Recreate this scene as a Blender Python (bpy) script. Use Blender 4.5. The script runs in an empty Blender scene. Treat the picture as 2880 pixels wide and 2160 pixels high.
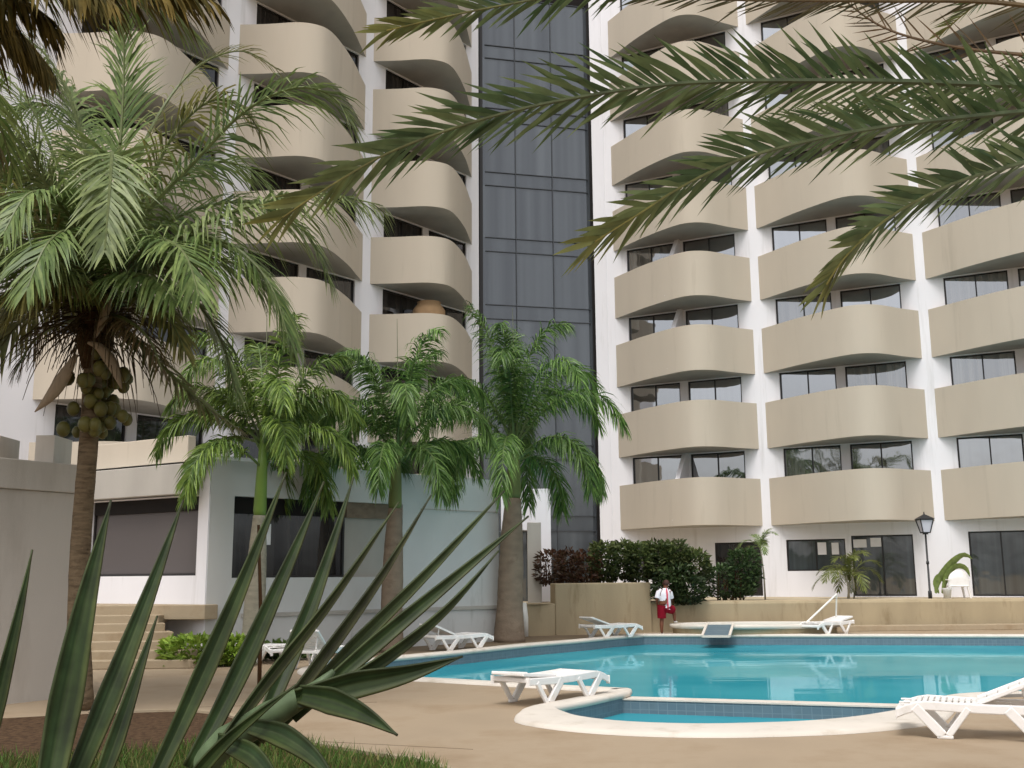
import bpy, bmesh, math, random
from mathutils import Vector, Matrix
from mathutils.geometry import tessellate_polygon
R = math.radians
V = Vector
scene = bpy.context.scene
COL = scene.collection

# ------------------------------------------------------------------ camera
FPX, PIT, ROL, CH = 3000.0, R(10.23), R(-0.46), 1.8
_c, _s, _cr, _sr = math.cos(PIT), math.sin(PIT), math.cos(ROL), math.sin(ROL)
CAM = V((0, 0, CH))
def ray(x, y):
    X = x - 1440; Y = 1080 - y
    u = (X * _cr - Y * _sr) / FPX; v = (X * _sr + Y * _cr) / FPX
    return V((u, _c - v * _s, _s + v * _c))
def G(x, y, z=0.0):                     # point of the photograph on the level z
    d = ray(x, y); return CAM + d * ((z - CH) / d.z)
def P(x, y, Y):                         # point of the photograph at distance Y
    d = ray(x, y); return CAM + d * (Y / d.y)
def D(x, y, Y):                         # same, coordinates of a 2212 px wide view
    return P(x * 1.302, y * 1.302, Y)
cam_d = bpy.data.cameras.new('camera'); cam = bpy.data.objects.new('camera', cam_d); COL.objects.link(cam)
cam_d.sensor_width = 36; cam_d.lens = 36 * FPX / 2880; cam_d.clip_start = 0.1; cam_d.clip_end = 2000
_R = V((1, 0, 0)); _U = V((0, -_s, _c)); _F = V((0, _c, _s))
r2 = _R * _cr + _U * _sr; u2 = -_R * _sr + _U * _cr
M = Matrix((( r2.x, u2.x, -_F.x, CAM.x), (r2.y, u2.y, -_F.y, CAM.y), (r2.z, u2.z, -_F.z, CAM.z), (0, 0, 0, 1)))
cam.matrix_world = M
scene.camera = cam

# ------------------------------------------------------------------ materials
def s2l(r, g, b):
    f = lambda c: (c / 255 / 12.92) if c / 255 <= 0.04045 else ((c / 255 + 0.055) / 1.055) ** 2.4
    return (f(r), f(g), f(b), 1)
MATS = {}
def mat(name, col, rough=0.7, spec=0.3, var=0.12, scale=3.0, streak=None, bump=0.0, bscale=40, metal=0.0, dirt=None):
    m = bpy.data.materials.new(name); m.use_nodes = True
    nt = m.node_tree; N = nt.nodes; L = nt.links
    b = N['Principled BSDF']
    b.inputs['Roughness'].default_value = rough; b.inputs['Metallic'].default_value = metal
    b.inputs['Specular IOR Level'].default_value = spec
    tc = N.new('ShaderNodeNewGeometry')
    mp = N.new('ShaderNodeMapping'); L.new(tc.outputs['Position'], mp.inputs[0])
    if streak: mp.inputs['Scale'].default_value = streak
    n = N.new('ShaderNodeTexNoise'); n.inputs['Scale'].default_value = scale; n.inputs['Detail'].default_value = 6
    L.new(mp.outputs[0], n.inputs['Vector'])
    rp = N.new('ShaderNodeValToRGB'); rp.color_ramp.elements[0].position = 0.3; rp.color_ramp.elements[1].position = 0.7
    rp.color_ramp.elements[0].color = [c * (1 - var) for c in col[:3]] + [1]
    rp.color_ramp.elements[1].color = [min(1, c * (1 + var)) for c in col[:3]] + [1]
    L.new(n.outputs['Fac'], rp.inputs['Fac'])
    out = rp.outputs['Color']
    if dirt:
        n2 = N.new('ShaderNodeTexNoise'); n2.inputs['Scale'].default_value = dirt[1]; n2.inputs['Detail'].default_value = 8; n2.inputs['Roughness'].default_value = 0.65
        mp2 = N.new('ShaderNodeMapping'); L.new(tc.outputs['Position'], mp2.inputs[0])
        mp2.inputs['Scale'].default_value = dirt[4] if len(dirt) > 4 else (1, 1, 0.35)
        L.new(mp2.outputs[0], n2.inputs['Vector'])
        r3 = N.new('ShaderNodeValToRGB'); r3.color_ramp.elements[0].position = dirt[2]; r3.color_ramp.elements[1].position = dirt[3]
        L.new(n2.outputs['Fac'], r3.inputs['Fac'])
        mx = N.new('ShaderNodeMix'); mx.data_type = 'RGBA'
        L.new(r3.outputs['Color'], mx.inputs['Factor']); L.new(out, mx.inputs['A']); mx.inputs['B'].default_value = dirt[0]
        out = mx.outputs['Result']
    L.new(out, b.inputs['Base Color'])
    if bump:
        nb = N.new('ShaderNodeTexNoise'); nb.inputs['Scale'].default_value = bscale; nb.inputs['Detail'].default_value = 4
        L.new(tc.outputs['Position'], nb.inputs['Vector'])
        bp = N.new('ShaderNodeBump'); bp.inputs['Strength'].default_value = bump; bp.inputs['Distance'].default_value = 0.02
        L.new(nb.outputs['Fac'], bp.inputs['Height']); L.new(bp.outputs['Normal'], b.inputs['Normal'])
    MATS[name] = m
    return m
def leafmat(name, rough=0.45, trans=0.25, spec=0.35, var=0.25):
    m = bpy.data.materials.new(name); m.use_nodes = True
    nt = m.node_tree; N = nt.nodes; L = nt.links
    b = N['Principled BSDF']; b.inputs['Roughness'].default_value = rough; b.inputs['Specular IOR Level'].default_value = spec
    a = N.new('ShaderNodeAttribute'); a.attribute_name = 'Col'
    n = N.new('ShaderNodeTexNoise'); n.inputs['Scale'].default_value = 9; n.inputs['Detail'].default_value = 3
    tc = N.new('ShaderNodeTexCoord'); L.new(tc.outputs['Object'], n.inputs['Vector'])
    mr = N.new('ShaderNodeMapRange'); mr.inputs['From Min'].default_value = 0.3; mr.inputs['From Max'].default_value = 0.7
    mr.inputs['To Min'].default_value = 1 - var; mr.inputs['To Max'].default_value = 1 + var
    L.new(n.outputs['Fac'], mr.inputs['Value'])
    vm = N.new('ShaderNodeVectorMath'); vm.operation = 'SCALE'
    L.new(a.outputs['Color'], vm.inputs[0]); L.new(mr.outputs[0], vm.inputs['Scale'])
    L.new(vm.outputs[0], b.inputs['Base Color'])
    if trans:
        t = N.new('ShaderNodeBsdfTranslucent'); L.new(vm.outputs[0], t.inputs['Color'])
        mx = N.new('ShaderNodeMixShader'); mx.inputs[0].default_value = trans
        L.new(b.outputs[0], mx.inputs[1]); L.new(t.outputs[0], mx.inputs[2])
        L.new(mx.outputs[0], N['Material Output'].inputs['Surface'])
    MATS[name] = m
    return m
def glassmat(name, tint, refl, rough=0.02, curtain=None, fold=5):
    m = bpy.data.materials.new(name); m.use_nodes = True
    nt = m.node_tree; N = nt.nodes; L = nt.links
    N.remove(N['Principled BSDF'])
    d = N.new('ShaderNodeBsdfDiffuse'); g = N.new('ShaderNodeBsdfGlossy'); g.inputs['Roughness'].default_value = rough
    g.inputs['Color'].default_value = (0.88, 0.9, 0.94, 1)
    oi = N.new('ShaderNodeObjectInfo')
    tc = N.new('ShaderNodeNewGeometry')
    n = N.new('ShaderNodeTexNoise'); n.inputs['Scale'].default_value = 1.0; n.noise_dimensions = '4D'
    mp = N.new('ShaderNodeMapping'); mp.inputs['Scale'].default_value = (fold, fold, 0.02)
    L.new(tc.outputs['Position'], mp.inputs[0]); L.new(mp.outputs[0], n.inputs['Vector'])
    ml = N.new('ShaderNodeMath'); ml.operation = 'MULTIPLY'; ml.inputs[1].default_value = 37; L.new(oi.outputs['Random'], ml.inputs[0])
    L.new(ml.outputs[0], n.inputs['W'])
    r = N.new('ShaderNodeValToRGB'); e = r.color_ramp.elements
    e[0].position = 0.38; e[1].position = 0.66
    e[0].color = tint; e[1].color = curtain or tuple(min(1, c * 2.2) for c in tint[:3]) + (1,)
    L.new(n.outputs['Fac'], r.inputs['Fac']); L.new(r.outputs['Color'], d.inputs['Color'])
    nb = N.new('ShaderNodeTexNoise'); nb.inputs['Scale'].default_value = 0.9
    L.new(tc.outputs['Position'], nb.inputs['Vector'])
    bp = N.new('ShaderNodeBump'); bp.inputs['Strength'].default_value = 0.12; bp.inputs['Distance'].default_value = 0.05
    L.new(nb.outputs['Fac'], bp.inputs['Height']); L.new(bp.outputs[0], g.inputs['Normal'])
    mx = N.new('ShaderNodeMixShader')
    fr = N.new('ShaderNodeFresnel'); fr.inputs['IOR'].default_value = 1.5
    ad = N.new('ShaderNodeMath'); ad.operation = 'MAXIMUM'; ad.inputs[1].default_value = refl
    L.new(fr.outputs[0], ad.inputs[0]); L.new(ad.outputs[0], mx.inputs[0])
    L.new(d.outputs[0], mx.inputs[1]); L.new(g.outputs[0], mx.inputs[2])
    L.new(mx.outputs[0], N['Material Output'].inputs['Surface'])
    MATS[name] = m
    return m

mat('clay', s2l(142, 116, 86), 0.8, 0.2, 0.1, 4)
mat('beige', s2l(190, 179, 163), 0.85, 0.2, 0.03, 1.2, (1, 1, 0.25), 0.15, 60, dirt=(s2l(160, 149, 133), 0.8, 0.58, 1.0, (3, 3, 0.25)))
mat('white_wall', s2l(228, 226, 229), 0.85, 0.2, 0.03, 1.0, (1, 1, 0.3), 0.1, 60, dirt=(s2l(190, 187, 184), 1.0, 0.55, 0.95, (3, 3, 0.25)))
mat('pavilion_shaded', s2l(200, 199, 196), 0.85, 0.2, 0.05, 1.0, (1, 1, 0.4), 0.1, 50, dirt=(s2l(150, 148, 140), 1.3, 0.6, 0.9, (2, 2, 0.4)))  # white wall toned down: shade on the right face is put into the colour
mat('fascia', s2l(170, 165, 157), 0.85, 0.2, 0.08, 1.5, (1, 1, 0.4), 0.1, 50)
mat('side_wall', s2l(190, 182, 172), 0.9, 0.15, 0.04, 0.8, (1, 1, 0.5), 0.15, 50, dirt=(s2l(158, 148, 136), 0.9, 0.5, 0.95, (2, 2, 0.4)))
mat('tan_wall', s2l(166, 150, 122), 0.85, 0.2, 0.10, 1.6, (1, 1, 0.3), 0.25, 40, dirt=(s2l(112, 92, 62), 1.5, 0.55, 0.85, (1.5, 1.5, 0.3)))
mat('deck', s2l(158, 140, 117), 0.8, 0.25, 0.08, 0.6, None, 0.15, 60, dirt=(s2l(124, 102, 76), 0.6, 0.48, 0.85, (1, 1, 1)))
mat('plank', s2l(120, 104, 84), 0.85, 0.2, 0.18, 4, (0.3, 3, 1), 0.2, 30)
mat('step', s2l(164, 148, 124), 0.85, 0.2, 0.08, 1.5, None, 0.2, 50, dirt=(s2l(130, 108, 80), 1.5, 0.5, 0.85, (1, 1, 1)))
mat('coping', s2l(206, 197, 185), 0.75, 0.3, 0.06, 1.2, None, 0.15, 50, dirt=(s2l(168, 154, 134), 1.6, 0.55, 0.85, (1, 1, 1)))
mat('tile', s2l(96, 114, 124), 0.35, 0.5, 0.12, 6, None, 0.0)
mat('ground', s2l(150, 130, 100), 0.95, 0.1, 0.15, 0.3)
mat('terrace', s2l(180, 165, 140), 0.9, 0.1, 0.1, 0.8)
mat('soil', s2l(80, 62, 46), 0.95, 0.1, 0.45, 14, None, 0.9, 30)
mat('frame', s2l(34, 31, 30), 0.4, 0.4, 0.05)
mat('tower_frame', s2l(62, 65, 69), 0.4, 0.4, 0.05)
mat('dark', s2l(30, 26, 24), 0.8, 0.2, 0.1)
mat('door_red', s2l(70, 24, 20), 0.6, 0.3, 0.1)
mat('plastic', s2l(234, 230, 226), 0.4, 0.4, 0.03, 4, dirt=(s2l(196, 188, 174), 3, 0.5, 0.85, (1, 1, 1)))
mat('paper', s2l(225, 222, 222), 0.9, 0.1, 0.02)
mat('metal_white', s2l(225, 222, 215), 0.4, 0.5, 0.03)
mat('black_metal', s2l(28, 28, 30), 0.5, 0.5, 0.05)
mat('lamp_glass', s2l(205, 205, 215), 0.3, 0.5, 0.03)
mat('trunk_grey', s2l(142, 136, 120), 0.9, 0.1, 0.16, 4, (1, 1, 3), 0.5, 25, dirt=(s2l(92, 84, 70), 2.5, 0.55, 0.85, (1, 1, 2)))
mat('trunk_brown', s2l(130, 114, 98), 0.9, 0.1, 0.14, 3, (1, 1, 2), 0.5, 25, dirt=(s2l(82, 62, 48), 2.0, 0.55, 0.85, (1, 1, 1.5)))
mat('trunk_coco', s2l(112, 96, 76), 0.95, 0.1, 0.25, 4, (1, 1, 5), 0.9, 18, dirt=(s2l(58, 46, 36), 4, 0.5, 0.75, (1, 1, 4)))
mat('shaft_olive', s2l(98, 106, 58), 0.55, 0.3, 0.16, 3, (2, 2, 0.4), 0.15, 30)
mat('crownshaft', s2l(100, 126, 52), 0.5, 0.35, 0.12, 3, (2, 2, 0.4), 0.1, 30)
mat('spathe', s2l(150, 134, 114), 0.8, 0.2, 0.12, 5, (4, 4, 0.7))
mat('coconut', s2l(92, 88, 44), 0.5, 0.3, 0.35, 3)
mat('fibre', s2l(70, 52, 34), 0.95, 0.1, 0.35, 12, (1, 1, 0.2), 0.8, 30)
mat('stake', s2l(72, 52, 34), 0.9, 0.1, 0.2, 8, (3, 3, 0.4))
mat('skin', s2l(112, 68, 48), 0.55, 0.3, 0.06)
mat('hair', s2l(78, 54, 48), 0.8, 0.2, 0.1)
mat('shirt', s2l(226, 222, 228), 0.85, 0.1, 0.03, 3)
mat('shirt_red', s2l(205, 90, 104), 0.85, 0.1, 0.05, 3)
mat('shorts', s2l(132, 20, 38), 0.85, 0.1, 0.10, 6)
mat('sandal', s2l(220, 216, 214), 0.7, 0.2, 0.05)
mat('pot', s2l(205, 205, 200), 0.7, 0.3, 0.06)
leafmat('palm_leaf'); leafmat('agave_leaf', 0.5, 0.0, 0.22, 0.38); leafmat('bush_leaf', 0.5, 0.2); leafmat('dry_leaf', 0.7, 0.2, 0.15); leafmat('grass_blade', 0.6, 0.2, 0.2)
glassmat('pane', s2l(44, 42, 42), 0.44, 0.015, s2l(92, 92, 90))
glassmat('pane_dim', s2l(36, 34, 34), 0.09, 0.03, s2l(64, 61, 59))
glassmat('pane_pavilion', s2l(86, 80, 78), 0.05, 0.08, s2l(92, 86, 84), 0.4)
glassmat('pane_curtain', s2l(60, 64, 66), 0.14, 0.03, s2l(78, 84, 86))
glassmat('tower_pane', s2l(50, 54, 58), 0.10, 0.04, s2l(80, 85, 89), 1.6)
glassmat('pane_blind', s2l(70, 68, 66), 0.3, 0.02, s2l(128, 126, 122))
glassmat('pane_deep', s2l(26, 24, 25), 0.38, 0.02, s2l(54, 52, 51))
glassmat('tower_spandrel', s2l(50, 54, 58), 0.10, 0.05, s2l(68, 73, 77), 1.6)

def tilemat():
    m = MATS['tile']; nt = m.node_tree; N = nt.nodes; L = nt.links; b = N['Principled BSDF']
    old = b.inputs['Base Color'].links[0].from_socket
    g = N.new('ShaderNodeNewGeometry'); sp = N.new('ShaderNodeSeparateXYZ'); L.new(g.outputs['Position'], sp.inputs[0])
    a = N.new('ShaderNodeMath'); a.operation = 'MULTIPLY_ADD'; a.inputs[1].default_value = 0.75; L.new(sp.outputs['Y'], a.inputs[0]); L.new(sp.outputs['X'], a.inputs[2])
    cb = N.new('ShaderNodeCombineXYZ'); L.new(a.outputs[0], cb.inputs[0]); L.new(sp.outputs['Z'], cb.inputs[1])
    br = N.new('ShaderNodeTexBrick'); br.offset = 0.0; br.inputs['Scale'].default_value = 1.0; br.inputs['Brick Width'].default_value = 0.1; br.inputs['Row Height'].default_value = 0.1; br.inputs['Mortar Size'].default_value = 0.004
    L.new(cb.outputs[0], br.inputs['Vector']); br.inputs['Mortar'].default_value = s2l(112, 128, 136); br.inputs['Color2'].default_value = s2l(88, 107, 119)
    L.new(old, br.inputs['Color1']); L.new(br.outputs['Color'], b.inputs['Base Color'])
tilemat()
def watermat():
    m = bpy.data.materials.new('pool_water'); m.use_nodes = True
    nt = m.node_tree; N = nt.nodes; L = nt.links
    b = N['Principled BSDF']; N.remove(b)
    d = N.new('ShaderNodeBsdfDiffuse'); g = N.new('ShaderNodeBsdfGlossy'); g.inputs['Roughness'].default_value = 0.03
    g.inputs['Color'].default_value = (0.72, 0.9, 0.95, 1)
    tc = N.new('ShaderNodeTexCoord')
    n = N.new('ShaderNodeTexNoise'); n.inputs['Scale'].default_value = 0.22; n.inputs['Detail'].default_value = 3
    L.new(tc.outputs['Object'], n.inputs['Vector'])
    r = N.new('ShaderNodeValToRGB'); e = r.color_ramp.elements
    e[0].position = 0.3; e[1].position = 0.72
    e[0].color = s2l(38, 134, 150); e[1].color = s2l(76, 163, 173)
    L.new(n.outputs['Fac'], r.inputs['Fac']); L.new(r.outputs['Color'], d.inputs['Color'])
    w = N.new('ShaderNodeTexNoise'); w.inputs['Scale'].default_value = 1.1; w.inputs['Detail'].default_value = 2
    mp = N.new('ShaderNodeMapping'); mp.inputs['Scale'].default_value = (0.5, 1.6, 1)
    L.new(tc.outputs['Object'], mp.inputs[0]); L.new(mp.outputs[0], w.inputs['Vector'])
    bp = N.new('ShaderNodeBump'); bp.inputs['Strength'].default_value = 0.085; bp.inputs['Distance'].default_value = 0.05
    L.new(w.outputs['Fac'], bp.inputs['Height']); L.new(bp.outputs[0], g.inputs['Normal'])
    fr = N.new('ShaderNodeFresnel'); fr.inputs['IOR'].default_value = 1.33
    ml = N.new('ShaderNodeMath'); ml.operation = 'MULTIPLY'; ml.inputs[1].default_value = 0.62
    L.new(fr.outputs[0], ml.inputs[0])
    mx = N.new('ShaderNodeMixShader'); L.new(ml.outputs[0], mx.inputs[0])
    L.new(d.outputs[0], mx.inputs[1]); L.new(g.outputs[0], mx.inputs[2])
    L.new(mx.outputs[0], N['Material Output'].inputs['Surface'])
    MATS['pool_water'] = m
watermat()

# ------------------------------------------------------------------ mesh builder
class MB:
    def __init__(s): s.v = []; s.f = []; s.c = []; s.mi = []
    def add(s, p, c=(1, 1, 1)):
        s.v.append(tuple(p)); s.c.append(c); return len(s.v) - 1
    def face(s, *i, mi=0): s.f.append(tuple(i)); s.mi.append(mi)
    def quad(s, a, b, c, d, col=(1, 1, 1), mi=0):
        i = [s.add(p, col) for p in (a, b, c, d)]; s.face(*i, mi=mi)
    def box(s, c, size, ax=None, mi=0):                 # centre, full size, optional axes (3 unit vectors)
        X, Y, Z = ax or (V((1, 0, 0)), V((0, 1, 0)), V((0, 0, 1)))
        c = V(c); hx, hy, hz = [q / 2 for q in size]
        i = [s.add(c + X * (a * hx) + Y * (b * hy) + Z * (d * hz)) for d in (-1, 1) for b in (-1, 1) for a in (-1, 1)]
        for q in ((0, 2, 3, 1), (4, 5, 7, 6), (0, 1, 5, 4), (2, 6, 7, 3), (0, 4, 6, 2), (1, 3, 7, 5)): s.face(*[i[k] for k in q], mi=mi)
    def bar(s, a, b, w, h, up=V((0, 0, 1)), mi=0):      # box from a to b, w sideways, h along up
        a = V(a); b = V(b); T = (b - a); l = T.length
        if l < 1e-6: return
        T /= l; S = T.cross(up)
        if S.length < 1e-4: S = T.cross(V((0, 1, 0)))
        S.normalize(); U = S.cross(T)
        s.box((a + b) / 2, (l, w, h), (T, S, U), mi)
    def tube(s, pts, rad, n=8, col=(1, 1, 1), caps=True, mi=0):
        pts = [V(p) for p in pts]
        rings = []
        ref = V((0, 0, 1))
        for k, p in enumerate(pts):
            T = (pts[min(k + 1, len(pts) - 1)] - pts[max(k - 1, 0)]).normalized()
            S = T.cross(ref)
            if S.length < 0.05: S = T.cross(V((1, 0, 0)))
            S.normalize(); U = S.cross(T)
            r = rad[k] if isinstance(rad, (list, tuple)) else rad
            cc = col[k] if isinstance(col, list) else col
            rings.append([s.add(p + (S * math.cos(a) + U * math.sin(a)) * r, cc) for a in [2 * math.pi * j / n for j in range(n)]])
        for a, b in zip(rings, rings[1:]):
            for j in range(n): s.face(a[j], a[(j + 1) % n], b[(j + 1) % n], b[j], mi=mi)
        if caps:
            s.face(*rings[0][::-1], mi=mi); s.face(*rings[-1], mi=mi)
    def build(s, name, mats, parent=None, smooth=False, bevel=0.0):
        me = bpy.data.meshes.new(name); me.from_pydata(s.v, [], s.f)
        if isinstance(mats, str): mats = [mats]
        for m in mats: me.materials.append(MATS[m])
        if len(mats) > 1: me.polygons.foreach_set('material_index', s.mi)
        a = me.color_attributes.new('Col', 'FLOAT_COLOR', 'POINT')
        a.data.foreach_set('color', [x for c in s.c for x in (c[0], c[1], c[2], 1.0)])
        if smooth: me.polygons.foreach_set('use_smooth', [True] * len(me.polygons))
        me.update()
        o = bpy.data.objects.new(name, me); COL.objects.link(o)
        if parent:
            o.parent = parent; o.matrix_parent_inverse = Matrix.Translation(-parent.location) if parent.rotation_euler.z == 0 else Matrix.Identity(4)
        if bevel:
            b = o.modifiers.new('bevel', 'BEVEL'); b.width = bevel; b.segments = 2; b.limit_method = 'ANGLE'; b.harden_normals = False
        return o
def recalc(o):
    bm = bmesh.new(); bm.from_mesh(o.data); bmesh.ops.remove_doubles(bm, verts=bm.verts, dist=1e-4)
    bmesh.ops.recalc_face_normals(bm, faces=bm.faces); bm.to_mesh(o.data); bm.free()
def tag(o, label, cat=None, group=None, kind=None):
    if label: o['label'] = label
    if cat: o['category'] = cat
    if group: o['group'] = group
    if kind: o['kind'] = kind
    return o
def thing(name, label, cat, loc=(0, 0, 0), group=None, rz=0):
    o = bpy.data.objects.new(name, None); COL.objects.link(o); o.location = loc; o.rotation_euler.z = rz
    o.empty_display_size = 0.2
    return tag(o, label, cat, group)
def struct(o): o['kind'] = 'structure'; return o
def catmull(pts, n=8):
    pts = [V(p) for p in pts]; out = []
    for i in range(len(pts) - 1):
        p0 = pts[max(i - 1, 0)]; p1 = pts[i]; p2 = pts[i + 1]; p3 = pts[min(i + 2, len(pts) - 1)]
        for k in range(n):
            t = k / n
            out.append(0.5 * ((2 * p1) + (-p0 + p2) * t + (2 * p0 - 5 * p1 + 4 * p2 - p3) * t * t + (-p0 + 3 * p1 - 3 * p2 + p3) * t ** 3))
    out.append(pts[-1]); return out
def resample(pts, n):
    L = [0]
    for a, b in zip(pts, pts[1:]): L.append(L[-1] + (b - a).length)
    out = []; j = 0
    for k in range(n):
        d = L[-1] * k / (n - 1)
        while j < len(L) - 2 and L[j + 1] < d: j += 1
        seg = L[j + 1] - L[j] or 1
        out.append(pts[j].lerp(pts[j + 1], min(1, max(0, (d - L[j]) / seg))))
    return out
def poly_sheet(name, loops, z, m):
    loops3 = [[V((p[0], p[1], 0)) for p in lp] for lp in loops]
    tris = tessellate_polygon(loops3)
    flat = [p for lp in loops3 for p in lp]
    mb = MB()
    for p in flat: mb.add((p.x, p.y, z))
    for t in tris:
        a, b, c = [flat[i] for i in t]
        if (b - a).cross(c - a).z < 0: t = (t[0], t[2], t[1])
        mb.face(*t)
    return mb.build(name, m)

# ------------------------------------------------------------------ world and sun
SUN_EL, SUN_AZ = R(62), R(200)     # azimuth from +Y, clockwise
w = bpy.data.worlds.new('World'); scene.world = w; w.use_nodes = True
N = w.node_tree.nodes; L = w.node_tree.links
sky = N.new('ShaderNodeTexSky'); sky.sky_type = 'NISHITA'; sky.sun_disc = False
sky.sun_elevation = SUN_EL; sky.sun_rotation = SUN_AZ; sky.dust_density = 4; sky.air_density = 1.0; sky.ozone_density = 1.0
hs = N.new('ShaderNodeHueSaturation'); hs.inputs['Saturation'].default_value = 0.22; hs.inputs['Value'].default_value = 1.38
L.new(sky.outputs[0], hs.inputs['Color']); L.new(hs.outputs[0], N['Background'].inputs['Color'])
N['Background'].inputs['Strength'].default_value = 0.15
ld = bpy.data.lights.new('sun', 'SUN'); ld.energy = 1.5; ld.angle = R(22); ld.color = (1, 0.975, 0.94)
sun = bpy.data.objects.new('sun', ld); COL.objects.link(sun)
sdir = V((math.sin(SUN_AZ) * math.cos(SUN_EL), math.cos(SUN_AZ) * math.cos(SUN_EL), math.sin(SUN_EL)))
sun.rotation_euler = sdir.to_track_quat('Z', 'Y').to_euler(); sun.location = (0, -10, 40)
scene.view_settings.view_transform = 'Standard'; scene.view_settings.look = 'None'; scene.view_settings.exposure = 0
scene.cycles.max_bounces = 8; scene.cycles.diffuse_bounces = 3; scene.cycles.glossy_bounces = 3
scene.cycles.use_denoising = True

# ------------------------------------------------------------------ pool, deck, ground
def smooth_piece(pix, n=4, z=0.0):
    return [V((p.x, p.y)) for p in [V((q.x, q.y, 0)) for q in catmull([G(a, b, z) for a, b in pix], n)]]
far = [V((27, 29.0)), V((19, 30.46))] + smooth_piece([(2880, 1790), (2500, 1789), (2100, 1788.5), (1840, 1788), (1802, 1789), (1735, 1794), (1635, 1804), (1501, 1815), (1368, 1829), (1281, 1838), (1100, 1855), (985, 1868), (915, 1878), (888, 1889), (912, 1900), (980, 1904), (1050, 1906), (1178, 1911), (1360, 1921), (1500, 1929), (1640, 1937), (1745, 1942)], 4)
tip = smooth_piece([(1745, 1942), (1772, 1944), (1766, 1952), (1740, 1958)], 3)[1:-1]
bay = smooth_piece([(1740, 1958), (1660, 1976), (1575, 1993), (1562, 1998), (1575, 2006), (1635, 2024), (1765, 2039), (1961, 2045.5), (2156, 2042), (2286, 2036), (2416, 2023), (2540, 2002), (2592, 1990), (2640, 1975), (2655, 1966), (2690, 1960), (2760, 1955)], 5)
right = [V((9.4, 16.9)), V((27, 17.2))]
OUT = far + tip + bay + right
def dedupe(l):
    o = []
    for p in l:
        if not o or (p - o[-1]).length > 0.02: o.append(p)
    return o
OUT = dedupe(OUT)
area = sum(OUT[i].x * OUT[(i + 1) % len(OUT)].y - OUT[(i + 1) % len(OUT)].x * OUT[i].y for i in range(len(OUT))) / 2
sgn = 1 if area > 0 else -1
nrm = []
for i in range(len(OUT)):
    a = OUT[i - 1]; b = OUT[(i + 1) % len(OUT)]; t = (b - a).normalized(); nrm.append(V((t.y, -t.x)) * sgn)   # outward
deck_rect = [(-40, -8), (60, -8), (60, 60), (-40, 60)]
struct(poly_sheet('pool_deck', [deck_rect, OUT], 0.0, 'deck'))
struct(poly_sheet('ground', [[(-700, -700), (700, -700), (700, 700), (-700, 700)], deck_rect], -0.004, 'ground'))
struct(poly_sheet('pool_water', [OUT], -0.26, 'pool_water'))
mb = MB()
for i in range(len(OUT)):
    a = OUT[i]; b = OUT[(i + 1) % len(OUT)]
    mb.quad((a.x, a.y, -0.6), (b.x, b.y, -0.6), (b.x, b.y, -0.01), (a.x, a.y, -0.01))
o = struct(mb.build('pool_wall', 'tile'))
# coping: a raised rounded kerb that follows the outline
mb = MB(); rows = []
for i, p in enumerate(OUT):
    inbay = 12.0 < p.y < 15.2 and 0.3 < p.x < 6.5
    wd = 0.36
    if inbay: wd = 0.36 + 0.52 * max(0, min(1, (15.2 - p.y) / 1.0))
    n = nrm[i]; prof = [(wd, 0.002), (wd - 0.015, 0.035), (wd - 0.06, 0.05), (0.03, 0.05), (-0.02, 0.035), (-0.03, 0.0), (-0.02, -0.035), (0.01, -0.05)]
    rows.append([mb.add((p.x + n.x * q, p.y + n.y * q, z)) for q, z in prof])
for i in range(len(rows)):
    a = rows[i]; b = rows[(i + 1) % len(rows)]
    for k in range(len(a) - 1): mb.face(a[k], b[k], b[k + 1], a[k + 1])
o = struct(mb.build('pool_coping', 'coping', smooth=True))
# low wall that closes off the wading bay
mb = MB()
wa = G(1726, 1968, -0.07); wb = G(2600, 1993, -0.07)
mb.bar((wa.x, wa.y + 0.14, -0.3), (wb.x, wb.y + 0.14, -0.3), 0.3, 0.46)
o = struct(mb.build('bay_wall', ['tile'], bevel=0.012))
mb = MB(); mb.bar((wa.x, wa.y + 0.14, -0.057), (wb.x, wb.y + 0.14, -0.057), 0.33, 0.022)
struct(mb.build('bay_wall_cap', 'coping'))

pl = [V((p.x, p.y)) for p in [G(a, b) for a, b in [(905, 1846), (1100, 1842), (1281, 1828), (1501, 1807), (1735, 1788), (1800, 1784), (1740, 1782.5), (1470, 1791), (1390, 1797), (1200, 1806), (960, 1825), (860, 1832)]]]
struct(poly_sheet('deck_boards', [pl], 0.006, 'plank'))
mb = MB()
for a, b in ((G(905, 2086), G(1330, 2108)), (G(520, 1990), G(1060, 1975))): mb.bar((a.x, a.y, 0.002), (b.x, b.y, 0.002), 0.008, 0.004)
struct(mb.build('deck_joints', 'plank'))
# raised spa with its spillway
SC = V((7.45, 33.85)); SRX, SRY, SH = 2.62, 1.3, 0.32
spa = thing('spa_pool', 'round raised spa basin with white rim at the far side of the pool', 'spa pool', (SC.x, SC.y, 0))
def ell(f, z, k=48): return [(SC.x + math.cos(2 * math.pi * i / k) * SRX * f, SC.y + math.sin(2 * math.pi * i / k) * (SRY + SRX * (f - 1)), z) for i in range(k)]
mb = MB(); r = [[mb.add(p) for p in ell(0.965, z)] for z in (0, SH - 0.1)]
for i in range(48): mb.face(r[0][i], r[0][(i + 1) % 48], r[1][(i + 1) % 48], r[1][i])
mb.build('basin_wall', 'tan_wall', spa, True)
mb = MB(); r = [[mb.add(p) for p in ell(f, z)] for f, z in ((0.97, SH - 0.13), (1.0, SH - 0.12), (1.005, SH - 0.02), (0.99, SH), (0.88, SH), (0.87, SH - 0.02), (0.87, SH - 0.3))]
for a, b in zip(r, r[1:]):
    for i in range(48): mb.face(a[i], a[(i + 1) % 48], b[(i + 1) % 48], b[i])
mb.build('rim', 'coping', spa, True)
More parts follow.
